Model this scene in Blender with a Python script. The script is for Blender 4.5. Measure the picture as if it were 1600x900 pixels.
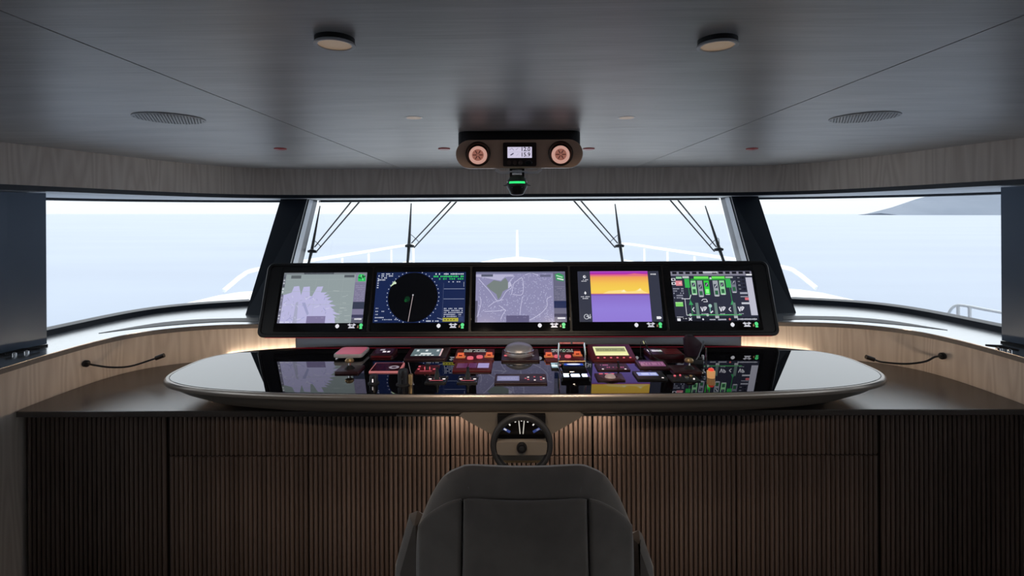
import bpy, bmesh, math, random
from mathutils import Vector, Matrix
random.seed(7)
for o in list(bpy.data.objects): bpy.data.objects.remove(o)
SC = bpy.context.scene
COL = SC.collection
S, ZF = 0.8, 0.35                 # design units -> metres, floor offset (design floor is z = -0.35)
def W(p): return Vector((p[0]*S, p[1]*S, (p[2]+ZF)*S))

# ------------------------------------------------------------------ camera
EYE = Vector((-0.02, 0.0, 1.85)); FPX = 800.0; CX, CY = 800.0, 334.0
ROT = (Matrix.Rotation(math.radians(0.5), 3, 'Z') @ Matrix.Rotation(math.radians(90), 3, 'X')
       @ Matrix.Rotation(math.radians(-0.33), 3, 'Z'))
cam = bpy.data.cameras.new('camera'); camo = bpy.data.objects.new('camera', cam); COL.objects.link(camo)
cam.sensor_fit = 'HORIZONTAL'; cam.sensor_width = 36.0; cam.lens = 36.0*FPX/1600
cam.shift_y = -(450-CY)/1600; cam.shift_x = 0.0; cam.clip_start = 0.05; cam.clip_end = 20000
camo.matrix_world = Matrix.Translation(W(EYE)) @ ROT.to_4x4()
SC.camera = camo
def ray(u, v): return ROT @ Vector(((u-CX)/FPX, -(v-CY)/FPX, -1.0))
def on_z(u, v, z):                      # point of a horizontal plane seen at a pixel of the 1600x900 frame
    d = ray(u, v); t = (z-EYE.z)/d.z; return EYE + d*t
def on_y(u, v, y):
    d = ray(u, v); t = (y-EYE.y)/d.y; return EYE + d*t
def on_plane(u, v, p, n):
    d = ray(u, v); t = (Vector(p)-EYE).dot(n)/d.dot(n); return EYE + d*t

# ------------------------------------------------------------------ sky, light, exposure
world = bpy.data.worlds.new('overcast_sky'); SC.world = world; world.use_nodes = True
wn = world.node_tree; wn.nodes.clear()
wo = wn.nodes.new('ShaderNodeOutputWorld'); wb = wn.nodes.new('ShaderNodeBackground')
wt = wn.nodes.new('ShaderNodeTexCoord'); ws = wn.nodes.new('ShaderNodeSeparateXYZ'); wr = wn.nodes.new('ShaderNodeValToRGB')
wn.links.new(wt.outputs['Generated'], ws.inputs[0]); wn.links.new(ws.outputs['Z'], wr.inputs[0])
# plain overcast sky: brightens evenly from the horizon to the zenith
wr.color_ramp.elements[0].position = 0.0; wr.color_ramp.elements[0].color = (0.315, 0.338, 0.352, 1)
wr.color_ramp.elements[1].position = 1.0; wr.color_ramp.elements[1].color = (0.90, 0.95, 1.0, 1)
wn.links.new(wr.outputs[0], wb.inputs['Color']); wb.inputs['Strength'].default_value = 2.7
wn.links.new(wb.outputs[0], wo.inputs[0])
vs = SC.view_settings
vs.view_transform = 'Standard'; vs.look = 'None'; vs.gamma = 1.0; vs.use_curve_mapping = False
vs.exposure = 0.3

# ------------------------------------------------------------------ helpers
def lin(c): return tuple(((x/255)/12.92 if x/255 <= 0.04045 else ((x/255+0.055)/1.055)**2.4) for x in c)
def mat(name, col, rough=0.5, metal=0.0, spec=0.5, emit=None, estr=0.0, coat=0.0, sheen=0.0):
    m = bpy.data.materials.new(name); m.use_nodes = True
    p = m.node_tree.nodes['Principled BSDF']
    p.inputs['Base Color'].default_value = (*col, 1); p.inputs['Roughness'].default_value = rough
    p.inputs['Metallic'].default_value = metal; p.inputs['Specular IOR Level'].default_value = spec
    if emit: p.inputs['Emission Color'].default_value = (*emit, 1); p.inputs['Emission Strength'].default_value = estr
    if coat: p.inputs['Coat Weight'].default_value = coat; p.inputs['Coat Roughness'].default_value = 0.05
    if sheen: p.inputs['Sheen Weight'].default_value = sheen
    return m
def N(m, t): return m.node_tree.nodes.new(t)
def L(m, a, b): m.node_tree.links.new(a, b)
def P(m): return m.node_tree.nodes['Principled BSDF']
def ramp(m, stops, interp='LINEAR'):
    r = N(m, 'ShaderNodeValToRGB'); e = r.color_ramp.elements; r.color_ramp.interpolation = interp
    while len(e) < len(stops): e.new(0.5)
    for el, (pos, c) in zip(e, stops): el.position = pos; el.color = (*c, 1)
    return r
def wood(name, c1, c2, coord='Object', scale=(1, 1, 1), rings=9.0, noise=1.0, rough=0.5, spec=0.4, fine=(120, 120, 2), vary=0.0, fineamt=0.5):
    m = mat(name, c1, rough, spec=spec)
    tc = N(m, 'ShaderNodeTexCoord'); mp = N(m, 'ShaderNodeMapping'); mp.inputs['Scale'].default_value = scale
    L(m, tc.outputs[coord], mp.inputs[0])
    n1 = N(m, 'ShaderNodeTexNoise'); n1.inputs['Scale'].default_value = noise; n1.inputs['Detail'].default_value = 1.5; L(m, mp.outputs[0], n1.inputs['Vector'])
    mu = N(m, 'ShaderNodeMath'); mu.operation = 'MULTIPLY'; mu.inputs[1].default_value = rings; L(m, n1.outputs['Fac'], mu.inputs[0])
    fr = N(m, 'ShaderNodeMath'); fr.operation = 'PINGPONG'; fr.inputs[1].default_value = 0.5; L(m, mu.outputs[0], fr.inputs[0])
    mp2 = N(m, 'ShaderNodeMapping'); mp2.inputs['Scale'].default_value = fine; L(m, tc.outputs[coord], mp2.inputs[0])
    n2 = N(m, 'ShaderNodeTexNoise'); n2.inputs['Scale'].default_value = 1.0; n2.inputs['Detail'].default_value = 3.0; L(m, mp2.outputs[0], n2.inputs['Vector'])
    ad = N(m, 'ShaderNodeMath'); ad.operation = 'MULTIPLY_ADD'; L(m, fr.outputs[0], ad.inputs[0]); ad.inputs[1].default_value = 2*(1-fineamt)
    m2 = N(m, 'ShaderNodeMath'); m2.operation = 'MULTIPLY'; m2.inputs[1].default_value = fineamt; L(m, n2.outputs['Fac'], m2.inputs[0]); L(m, m2.outputs[0], ad.inputs[2])
    r = ramp(m, [(0.1, c2), (0.75, c1)]); L(m, ad.outputs[0], r.inputs[0])
    out = r.outputs[0]
    if vary:
        oi = N(m, 'ShaderNodeObjectInfo'); hv = N(m, 'ShaderNodeHueSaturation'); mr = N(m, 'ShaderNodeMapRange')
        mr.inputs['To Min'].default_value = 1-vary; mr.inputs['To Max'].default_value = 1+vary
        L(m, oi.outputs['Random'], mr.inputs[0]); L(m, mr.outputs[0], hv.inputs['Value']); L(m, out, hv.inputs['Color']); out = hv.outputs[0]
    L(m, out, P(m).inputs['Base Color'])
    return m
def noisy(name, c1, c2, scale=20, rough=0.5, metal=0.0, spec=0.5, bump=0.0, sheen=0.0, stretch=(1, 1, 1)):
    m = mat(name, c1, rough, metal, spec, sheen=sheen)
    tc = N(m, 'ShaderNodeTexCoord'); mp = N(m, 'ShaderNodeMapping'); mp.inputs['Scale'].default_value = stretch; L(m, tc.outputs['Object'], mp.inputs[0])
    n1 = N(m, 'ShaderNodeTexNoise'); n1.inputs['Scale'].default_value = scale; n1.inputs['Detail'].default_value = 4; L(m, mp.outputs[0], n1.inputs['Vector'])
    r = ramp(m, [(0.3, c2), (0.7, c1)]); L(m, n1.outputs['Fac'], r.inputs[0]); L(m, r.outputs[0], P(m).inputs['Base Color'])
    if bump:
        b = N(m, 'ShaderNodeBump'); b.inputs['Strength'].default_value = bump; b.inputs['Distance'].default_value = 0.01
        L(m, n1.outputs['Fac'], b.inputs['Height']); L(m, b.outputs[0], P(m).inputs['Normal'])
    return m
def attr_screen(name, strength=1.0):
    m = mat(name, (0.004, 0.004, 0.005), 0.15, spec=0.3)
    a = N(m, 'ShaderNodeVertexColor'); a.layer_name = 'Col'
    L(m, a.outputs['Color'], P(m).inputs['Emission Color']); P(m).inputs['Emission Strength'].default_value = strength
    return m

class MB:
    def __init__(s): s.v = []; s.f = []; s.c = []; s.uv = {}
    def add(s, vs, fs, col=None):
        b = len(s.v); s.v += [tuple(x) for x in vs]
        for f in fs: s.f.append(tuple(i+b for i in f)); s.c.append(col)
        return s
    def box(s, x0, x1, y0, y1, z0, z1):
        return s.add([(x, y, z) for z in (z0, z1) for y in (y0, y1) for x in (x0, x1)],
                     [(0, 2, 3, 1), (4, 5, 7, 6), (0, 1, 5, 4), (2, 6, 7, 3), (0, 4, 6, 2), (1, 3, 7, 5)])
    def rings(s, rs, closed=True, cap0=True, cap1=True):
        n = len(rs[0]); b = len(s.v)
        for r in rs: s.v += [tuple(p) for p in r]
        m = n if closed else n-1
        for k in range(len(rs)-1):
            for i in range(m):
                j = (i+1) % n
                s.f.append((b+k*n+i, b+k*n+j, b+(k+1)*n+j, b+(k+1)*n+i)); s.c.append(None)
        if closed and cap0: s.f.append(tuple(b+i for i in reversed(range(n)))); s.c.append(None)
        if closed and cap1: s.f.append(tuple(b+(len(rs)-1)*n+i for i in range(n))); s.c.append(None)
        return s
    def tube(s, pts, r, n=10):
        pts = [Vector(p) for p in pts]; rr = r if isinstance(r, (list, tuple)) else [r]*len(pts); R = []
        ref = None
        for i, p in enumerate(pts):
            t = (pts[min(i+1, len(pts)-1)]-pts[max(i-1, 0)]).normalized()
            if ref is None: ref = Vector((0, 0, 1)) if abs(t.z) < 0.9 else Vector((1, 0, 0))
            a = t.cross(ref).normalized(); b_ = a.cross(t).normalized(); ref = b_
            R.append([p+(a*math.cos(2*math.pi*k/n)+b_*math.sin(2*math.pi*k/n))*rr[i] for k in range(n)])
        return s.rings(R)
    def lathe(s, c, prof, n=24, axis='Z', sx=1.0, sy=1.0):           # prof: (radius, height) along the axis
        R = []
        for r, h in prof:
            ring = []
            for k in range(n):
                a = 2*math.pi*k/n; x, y = r*math.cos(a)*sx, r*math.sin(a)*sy
                ring.append((c[0]+x, c[1]+y, c[2]+h) if axis == 'Z' else (c[0]+x, c[1]+h, c[2]+y) if axis == 'Y' else (c[0]+h, c[1]+x, c[2]+y))
            R.append(ring)
        return s.rings(R)
    def plate(s, cx, cy, w, d, z0, z1, r=0.01, bev=0.004, tilt=0.0, seg=4):
        def ring(ins, z, up): return [(x, y, z+(tilt*(y-cy) if up else 0)) for x, y in rrect(cx, cy, w-2*ins, d-2*ins, max(r-ins, 0.0005), seg)]
        return s.rings([ring(0, z0, 0), ring(0, z1-bev, 1), ring(bev*0.35, z1-bev*0.3, 1), ring(bev, z1, 1)])
def rrect(cx, cy, w, d, r, seg=4):
    out = []
    r = min(r, w/2-1e-5, d/2-1e-5)
    for sx, sy, a0 in ((1, 1, 0), (-1, 1, 90), (-1, -1, 180), (1, -1, 270)):
        for k in range(seg+1):
            a = math.radians(a0+90*k/seg)
            out.append((cx+sx*(w/2-r)+r*math.cos(a), cy+sy*(d/2-r)+r*math.sin(a)))
    return out
ORG = {}
def obj(name, mb, m, parent=None, smooth=True, origin=None, uvf=None):
    """one mesh object; vertices are given in design units, stored in metres relative to the parent's origin"""
    org = ORG[parent.name] if parent else (W(origin) if origin else Vector((0, 0, 0)))
    base = org
    if origin and parent: base = W(origin)
    me = bpy.data.meshes.new(name)
    me.from_pydata([tuple(W(v)-base) for v in mb.v], [], mb.f)
    if any(c is not None for c in mb.c):
        ca = me.color_attributes.new('Col', 'FLOAT_COLOR', 'CORNER')
        for p in me.polygons:
            c = mb.c[p.index] or (0, 0, 0)
            if isinstance(c[0], (tuple, list)):
                for q, li in enumerate(p.loop_indices): ca.data[li].color = (*c[q], 1)
            else:
                for li in p.loop_indices: ca.data[li].color = (*c, 1)
    if uvf:
        ul = me.uv_layers.new(name='UVMap')
        for p in me.polygons:
            for li in p.loop_indices: ul.data[li].uv = uvf(mb.v[me.loops[li].vertex_index], me.loops[li].vertex_index)
    if smooth:
        me.shade_smooth()
        me.set_sharp_from_angle(angle=math.radians(35))
    if not any(c is not None for c in mb.c):
        bm = bmesh.new(); bm.from_mesh(me); bmesh.ops.recalc_face_normals(bm, faces=bm.faces); bm.to_mesh(me); bm.free()
    if m is not None: me.materials.append(m)
    o = bpy.data.objects.new(name, me); COL.objects.link(o)
    if parent: o.parent = parent; o.location = base-org
    else: o.location = base
    ORG[o.name] = base
    return o
def thing(name, label, cat, loc, group=None):
    o = bpy.data.objects.new(name, None); COL.objects.link(o); o.location = W(loc); o.empty_display_size = 0.05
    ORG[o.name] = W(loc)
    return tag(o, label, cat, group)
def tag(o, label, cat, group=None):
    o['label'] = label; o['category'] = cat
    if group: o['group'] = group
    return o
def struct(o, label=None, cat=None):
    o['kind'] = 'structure'
    if label: o['label'] = label
    if cat: o['category'] = cat
    return o
def empty_struct(name, loc, label, cat):
    o = bpy.data.objects.new(name, None); COL.objects.link(o); o.location = W(loc); ORG[o.name] = W(loc); o.empty_display_size = 0.05
    return struct(o, label, cat)
def crom(pts, n=8):
    pts = [Vector(p) for p in pts]; out = []
    P_ = [2*pts[0]-pts[1]]+pts+[2*pts[-1]-pts[-2]]
    for i in range(1, len(P_)-2):
        a, b, c, d = P_[i-1], P_[i], P_[i+1], P_[i+2]
        for k in range(n):
            t = k/n
            out.append(0.5*((2*b)+(c-a)*t+(2*a-5*b+4*c-d)*t*t+(3*b-a-3*c+d)*t**3))
    out.append(pts[-1]); return out
def arc_len(c):
    s = [0]
    for a, b in zip(c, c[1:]): s.append(s[-1]+(Vector(b)-Vector(a)).length)
    return s
def light(name, kind, loc, energy, color, size=0.1, size_y=None, rot=(0, 0, 0), parent=None, spot=None):
    l = bpy.data.lights.new(name, kind); l.energy = energy; l.color = color
    if kind == 'AREA':
        l.shape = 'RECTANGLE' if size_y else 'SQUARE'; l.size = size*S
        if size_y: l.size_y = size_y*S
    elif kind == 'SPOT': l.shadow_soft_size = size*S; l.spot_size = spot or 1.2; l.spot_blend = 0.8
    else: l.shadow_soft_size = size*S
    o = bpy.data.objects.new(name, l); COL.objects.link(o); o.rotation_euler = rot
    if parent: o.parent = parent; o.location = W(loc)-ORG[parent.name]
    else: o.location = W(loc)
    return o

# ------------------------------------------------------------------ materials
M_oak = wood('pale_oak_veneer', (0.80, 0.71, 0.635), (0.64, 0.545, 0.475), 'UV', (6.5, 0.55, 1), rings=13, noise=1.0, rough=0.55, fine=(190, 3, 1), fineamt=0.45)
M_ceil = wood('grey_stained_ceiling_veneer', (0.62, 0.60, 0.59), (0.38, 0.37, 0.36), 'Object', (0.9, 5, 1), rings=5, noise=1.0, rough=0.38, spec=0.55, fine=(5, 150, 5), fineamt=0.8)
M_slat = wood('dark_walnut_slat', (0.205, 0.148, 0.125), (0.125, 0.088, 0.073), 'Object', (30, 30, 1.2), rings=3, noise=1.0, rough=0.5, fine=(200, 200, 3), vary=0.16)
M_dark = mat('shadow_gap_black', (0.012, 0.010, 0.010), 0.7, spec=0.2)
M_back = wood('dark_walnut_board', (0.05, 0.034, 0.027), (0.03, 0.02, 0.016), 'Object', (3, 3, 0.5), rough=0.6)
M_counter = noisy('brown_black_satin_worktop', (0.036, 0.027, 0.025), (0.03, 0.022, 0.02), 30, 0.27, spec=0.5)
P(M_counter).inputs['IOR'].default_value = 2.2
M_sill = noisy('grey_satin_sill', (0.62, 0.64, 0.66), (0.58, 0.60, 0.62), 40, 0.2, 0.85, spec=0.7)
M_silledge = noisy('grey_brown_sill_edge', (0.20, 0.18, 0.17), (0.16, 0.145, 0.14), 40, 0.5)
M_vent = mat('sill_vent_grey', (0.06, 0.065, 0.07), 0.5)
M_pillar = mat('blue_black_lacquer', (0.006, 0.010, 0.018), 0.35, spec=0.4)
M_steel = noisy('dark_blue_satin_panel', (0.12, 0.16, 0.22), (0.105, 0.14, 0.195), 3, 0.36, 0.3, 0.5)
M_silver = mat('silver_trim', (0.30, 0.32, 0.36), 0.4, 0.5)
M_soffit = mat('pale_soffit', (0.5, 0.52, 0.54), 0.5)
M_trim = mat('dark_trim', (0.010, 0.016, 0.028), 0.4)
M_glass = bpy.data.materials.new('window_glass'); M_glass.use_nodes = True
_n = M_glass.node_tree; _n.nodes.clear()
_o = _n.nodes.new('ShaderNodeOutputMaterial'); _t = _n.nodes.new('ShaderNodeBsdfTransparent'); _g = _n.nodes.new('ShaderNodeBsdfGlossy'); _x = _n.nodes.new('ShaderNodeMixShader'); _fr = _n.nodes.new('ShaderNodeLayerWeight'); _pw = _n.nodes.new('ShaderNodeMath'); _ma = _n.nodes.new('ShaderNodeMath')
_t.inputs[0].default_value = (0.975, 0.985, 0.99, 1); _g.inputs['Roughness'].default_value = 0.0; _fr.inputs[0].default_value = 0.5
_pw.operation = 'POWER'; _pw.inputs[1].default_value = 5.0; _ma.operation = 'MULTIPLY_ADD'; _ma.inputs[1].default_value = 0.93; _ma.inputs[2].default_value = 0.06
_n.links.new(_fr.outputs['Facing'], _pw.inputs[0]); _n.links.new(_pw.outputs[0], _ma.inputs[0]); _n.links.new(_ma.outputs[0], _x.inputs[0]); _n.links.new(_t.outputs[0], _x.inputs[1]); _n.links.new(_g.outputs[0], _x.inputs[2]); _n.links.new(_x.outputs[0], _o.inputs[0])
M_black = mat('black_plastic', (0.008, 0.008, 0.010), 0.4)
M_gloss = mat('black_gloss_glass', (0.003, 0.003, 0.004), 0.03, spec=0.6)
M_mirror = mat('black_console_glass', (0.004, 0.004, 0.006), 0.012, spec=0.5, coat=0.35)
P(M_mirror).inputs['IOR'].default_value = 1.5; P(M_mirror).inputs['Coat IOR'].default_value = 1.5; P(M_mirror).inputs['Coat Roughness'].default_value = 0.012
M_rim = mat('taupe_satin_metal_rim', (0.40, 0.36, 0.33), 0.3, 0.65)
M_dish = mat('taupe_painted_metal', (0.25, 0.22, 0.19), 0.42, 0.2)
M_bronze = mat('brown_bronze_paint', (0.72, 0.46, 0.32), 0.42, 0.1)
M_chrome = mat('chrome', (0.75, 0.77, 0.8), 0.12, 1.0)
M_suede = noisy('charcoal_suede', (0.25, 0.208, 0.182), (0.185, 0.152, 0.132), 14, 0.9, spec=0.2, sheen=0.7)
M_white = noisy('white_gelcoat', (0.85, 0.87, 0.88), (0.8, 0.82, 0.84), 2, 0.35)
M_rubber = mat('dark_grey_rubber', (0.02, 0.022, 0.026), 0.5)
M_wheel = mat('grey_leather_rim', (0.035, 0.036, 0.04), 0.45)
M_gold = mat('brass_knob', (0.62, 0.45, 0.24), 0.35, 0.7)
M_red = mat('red_lit_panel', (0.05, 0.004, 0.008), 0.4, emit=(0.5, 0.012, 0.025), estr=0.045)
M_maroon = mat('maroon_panel', (0.010, 0.004, 0.006), 0.35, emit=(0.3, 0.01, 0.04), estr=0.018)
M_orange = mat('orange_lit_button', (0.35, 0.07, 0.03), 0.4, emit=(1.0, 0.17, 0.06), estr=0.5)
M_amber = mat('amber_plate', (0.4, 0.15, 0.06), 0.4, emit=(1.0, 0.3, 0.1), estr=0.25)
M_pink = mat('pink_button', (0.6, 0.15, 0.2), 0.4, emit=(1.0, 0.16, 0.22), estr=0.45)
M_led = mat('white_led', (0.8, 0.8, 0.8), 0.4, emit=(1.0, 0.9, 0.9), estr=0.8)
M_blueled = mat('blue_white_led', (0.5, 0.6, 0.9), 0.4, emit=(0.6, 0.75, 1.0), estr=1.6)
M_green = mat('green_led', (0.1, 0.6, 0.2), 0.4, emit=(0.1, 1.0, 0.35), estr=0.8)
M_redled = mat('red_led', (0.6, 0.05, 0.04), 0.4, emit=(1.0, 0.08, 0.05), estr=0.5)
M_warm = mat('warm_led_strip', (0.9, 0.8, 0.6), 0.4, emit=(1.0, 0.76, 0.52), estr=0.9)
M_white_box = mat('white_plastic', (0.72, 0.70, 0.72), 0.35)
M_screen = attr_screen('lit_display', 0.8)
M_gauge = mat('gauge_black', (0.004, 0.004, 0.006), 0.25)
M_lampglass = mat('pink_lamp_lens', (0.35, 0.15, 0.12), 0.3, emit=(1.0, 0.38, 0.28), estr=0.2)
M_downlens = mat('warm_lamp_lens', (0.25, 0.19, 0.14), 0.4, emit=(1.0, 0.68, 0.42), estr=0.13)
M_alu = mat('pale_grey_ring', (0.55, 0.55, 0.56), 0.4, 0.3)

# ------------------------------------------------------------------ sea, land and foredeck outside
HEEL = math.radians(0.33)
sea = mat('haze_tinted_sea', (0.56, 0.66, 0.80), 0.35, spec=0.3)
_tc = N(sea, 'ShaderNodeTexCoord'); _mp = N(sea, 'ShaderNodeMapping'); _mp.inputs['Scale'].default_value = (0.02, 0.09, 1); L(sea, _tc.outputs['Object'], _mp.inputs[0])
_nz = N(sea, 'ShaderNodeTexNoise'); _nz.inputs['Scale'].default_value = 1.0; _nz.inputs['Detail'].default_value = 4; L(sea, _mp.outputs[0], _nz.inputs['Vector'])
_rp = ramp(sea, [(0.35, (0.216, 0.252, 0.318)), (0.65, (0.24, 0.28, 0.345))]); L(sea, _nz.outputs['Fac'], _rp.inputs[0]); L(sea, _rp.outputs[0], P(sea).inputs['Base Color'])  # haze over the water is put into the pale colours
mb = MB(); mb.add([(-9000, -9000, 0), (9000, -9000, 0), (9000, 9000, 0), (-9000, 9000, 0)], [(0, 1, 2, 3)])
so = obj('sea', mb, sea, smooth=False); so.location = (0, 0, -4.2-ZF*S); so.rotation_euler = (0, HEEL, 0)
so['kind'] = 'structure'; so['label'] = 'pale hazy sea reaching to the horizon beyond the windows'; so['category'] = 'sea'
# headland far off, a solid ridge
hill = noisy('haze_tinted_headland', (0.19, 0.215, 0.255), (0.15, 0.175, 0.215), 0.004, 0.9, spec=0.1)  # distance haze is put into the grey-blue base colour
mb = MB(); D0 = 3000
prof = [(1374, 333), (1390, 329), (1408, 323), (1416, 317), (1432, 311), (1450, 306), (1490, 302), (1540, 300), (1600, 297), (1700, 296), (1800, 302)]
rA, rB, rC = [], [], []
for k, (u, v) in enumerate(prof):
    p = on_y(u, v, D0); base = on_y(u, 340, D0).z
    rA.append((p.x, D0-350, base)); rB.append((p.x, D0+random.uniform(-30, 30), p.z)); rC.append((p.x+30, D0+500, base))
mb.rings([rA, rB, rC], closed=False)
mb.add([rA[0], rB[0], rC[0]], [(0, 1, 2)])
tag(obj('headland', mb, hill), 'hazy grey headland rising from the sea horizon', 'headland')

# foredeck
dk = thing('foredeck', 'white painted foredeck narrowing to the bow beyond the wipers', 'deck', (0, 8, 0.0))
mb = MB()
outl = [(-3.6, 5.55), (-3.6, 6.1), (-3.5, 7), (-3.2, 9), (-2.6, 12), (-1.7, 15), (-0.7, 17.4), (0, 18.2)]
full = outl+[(-x, y) for x, y in reversed(outl[:-1])]
mb.rings([[(x, y, 0.0) for x, y in full], [(x, y, 0.32) for x, y in full]])
obj('deck_surface', mb, M_white, dk)
co = [(-3.75, 4.3), (-3.74, 5.0), (-3.69, 5.6), (-3.64, 6.15), (-3.52, 6.42), (-3.2, 6.55), (0, 6.7)]
cf = co+[(-x, y) for x, y in reversed(co[:-1])]
mb = MB()
cut = [(3.6, 4.95), (0, 5.3), (-3.6, 4.95)] 
cff = [p for p in cf if p[1] > 4.9]
cff = [(-3.72, 5.0)]+[p for p in co[2:]]+[(-x, y) for x, y in reversed(co[2:-1])]+[(3.72, 5.0)]
mb.rings([[(x, y, 0.33) for x, y in cff], [(x, y, 0.86) for x, y in cff], [(x*0.99, y*0.995, 0.89) for x, y in cff]])
tag(obj('deckhouse_coaming', mb, M_white), 'low white coaming wrapping the deckhouse outside below the windows', 'coaming')
for sx in (-1, 1):
    r = thing('bow_rail', 'white tubular rail along the %s edge of the foredeck' % ('port' if sx < 0 else 'starboard'), 'railing', (sx*3.2, 9, 0.3))
    top = [(sx*3.60, 6.22, 0.93), (sx*3.57, 6.36, 1.0), (sx*3.53, 6.52, 1.08), (sx*3.46, 6.75, 1.13), (sx*3.27, 8.1, 1.13), (sx*2.92, 10, 1.13), (sx*2.50, 12, 1.13), (sx*2.47, 12.1, 1.0), (sx*2.46, 12.1, 0.34)]
    obj('top_rail', MB().tube(crom(top, 5), 0.027, 8), M_white, r)
    mid = [(sx*3.355, 7.4, 0.75), (sx*3.27, 8.1, 0.75), (sx*2.92, 10, 0.75), (sx*2.50, 12, 0.75)]
    obj('middle_rail', MB().tube(mid, 0.018, 6), M_white, r)
    for (x, y) in ((3.355, 7.4), (3.10, 9.0), (2.92, 10.0), (2.72, 11.0)):
        obj('post', MB().tube([(sx*x, y, 0.345), (sx*x, y, 1.09)], 0.022, 8), M_white, r)
st = thing('jack_staff', 'slim white staff standing at the bow', 'flagstaff', (0, 17.3, 0.32))
obj('staff', MB().tube([(0, 17.3, 0.32), (0, 17.3, 1.1), (0, 17.3, 1.3)], [0.05, 0.042, 0.03], 8), M_white, st)
obj('staff_foot', MB().lathe((0, 17.3, 0.32), [(0.12, 0), (0.12, 0.04), (0.06, 0.08)], 12), M_white, st)
sr = thing('side_deck_rail', 'white curved tubular rail outside beside the dark starboard panel', 'railing', (3.95, 4.2, 0.5))
pts = [on_y(1478, 500, 4.55), on_y(1482, 490, 4.52), on_y(1488, 481, 4.48), on_y(1497, 477, 4.42), on_y(1515, 479, 4.36), on_y(1540, 484, 4.28), on_y(1580, 491, 4.15)]
obj('top_rail', MB().tube(crom([pts[0]+Vector((-0.03, 0.05, -0.5))]+pts, 5), 0.012, 8), M_white, sr)
for a in (3, 4):
    p = pts[a]; obj('post', MB().tube([p, p+Vector((0.01, 0, -0.62))], 0.014, 8), M_white, sr)

# ------------------------------------------------------------------ room shell
def mirror_curve(left, n=6):                  # left half from the centre outwards -> full curve from left end to right end
    c = crom([Vector((x, y, 0)) for x, y in left], n)
    return [Vector((p.x, p.y, 0)) for p in reversed(c)]+[Vector((-p.x, p.y, 0)) for p in c[1:]]
LW = mirror_curve([(0, 3.95), (-1.0, 3.95), (-1.6, 3.945), (-1.98, 3.91), (-2.3, 3.87), (-2.55, 3.78), (-2.74, 3.62), (-2.83, 3.38), (-2.86, 3.06), (-2.86, 2.7), (-2.86, 1.0), (-2.86, -2.6)])
HD = mirror_curve([(0, 4.52), (-1.0, 4.51), (-1.6, 4.48), (-1.98, 4.42), (-2.28, 4.28), (-2.48, 4.0), (-2.61, 3.6), (-2.70, 3.1), (-2.77, 2.75), (-2.86, 2.2), (-2.86, 1.0), (-2.86, -2.6)])
GB = [Vector((x, y, 0)) for x, y in [(0, 4.85), (-1.0, 4.84), (-2.0, 4.81), (-2.51, 4.72)]]+crom([Vector((x, y, 0)) for x, y in [(-2.51, 4.72), (-2.95, 4.52), (-3.2, 4.2), (-3.32, 3.57), (-3.34, 3.0), (-3.34, 2.3)]], 6)[1:]
GT = [Vector((x, y, 0)) for x, y in [(0, 5.45), (-1.0, 5.44), (-2.0, 5.41), (-2.50, 5.36)]]+crom([Vector((x, y, 0)) for x, y in [(-2.50, 5.36), (-3.2, 5.1), (-3.7, 4.65), (-3.92, 4.1), (-3.98, 3.3), (-4.0, 2.3)]], 6)[1:]
GBf = [p for p in reversed(GB)]+[Vector((-p.x, p.y, 0)) for p in GB[1:]]
GTf = [p for p in reversed(GT)]+[Vector((-p.x, p.y, 0)) for p in GT[1:]]
ZS, ZH, ZC, ZK = 1.02, 2.0, 2.25, 0.75       # sill, header bottom, ceiling, worktop
def nrm(c, i):
    t = (c[min(i+1, len(c)-1)]-c[max(i-1, 0)]).normalized(); return Vector((-t.y, t.x, 0))
def band(curve, z0, z1, th):                 # thick upright band following a plan curve; th > 0 grows outwards
    off = [p+nrm(curve, i)*th for i, p in enumerate(curve)]
    R = [[(p.x, p.y, z0) for p in curve], [(p.x, p.y, z1) for p in curve], [(p.x, p.y, z1) for p in off], [(p.x, p.y, z0) for p in off]]
    m = MB(); m.rings(R+[R[0]], closed=False)
    n = len(curve); s = arc_len(curve)
    return m, (lambda v, i: (s[i % n]*S, v[2]*S))
m_, uvf = band(LW, -0.35, ZS-0.03, 0.08); struct(obj('wall_front_lower', m_, M_oak, uvf=uvf), 'pale oak wall curving below the window sill', 'wall')
m_, uvf = band(HD, ZH+0.025, ZC+0.02, 0.08); struct(obj('wall_front_header', m_, M_oak, uvf=uvf), 'pale oak header band curving above the windows', 'wall')
m_, uvf = band([p+nrm(HD, i)*0.012 for i, p in enumerate(HD)], ZH-0.004, ZH+0.025, 0.06); struct(obj('trim_1', m_, M_trim, uvf=uvf), 'dark trim strip under the oak header', 'trim')
def slab(inner, outer, z0, z1, name, m, ft=None):
    mbx = MB(); k = 140
    def res(c):
        s = arc_len(c); out = []; j = 0
        for i in range(k):
            t = s[-1]*i/(k-1)
            while j < len(s)-2 and s[j+1] < t: j += 1
            f = (t-s[j])/max(s[j+1]-s[j], 1e-6); out.append(c[j].lerp(c[j+1], min(f, 1)))
        return out
    a, b = res(inner), res(outer)
    R = [[(p.x, p.y, z0) for p in a], [(p.x, p.y, z1) for p in a], [(p.x, p.y, z1) for p in b], [(p.x, p.y, z0) for p in b]]
    mbx.rings(R+[R[0]], closed=False)
    return obj(name, mbx, m)
front = lambda c, y: [p for p in c if p.y >= y]
LWf = [Vector((-2.86, 2.3, 0))]+front(LW, 2.5)+[Vector((2.86, 2.3, 0))]
HDf = [Vector((-2.84, 2.3, 0))]+front(HD, 2.4)+[Vector((2.84, 2.3, 0))]
LWi = [p-nrm(LWf, i)*0.012 for i, p in enumerate(LWf)]
sill = struct(slab(LWi, GBf, ZS-0.028, ZS, 'trim_2', M_sill), 'grey satin window sill sweeping round below the windows', 'sill')
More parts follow.
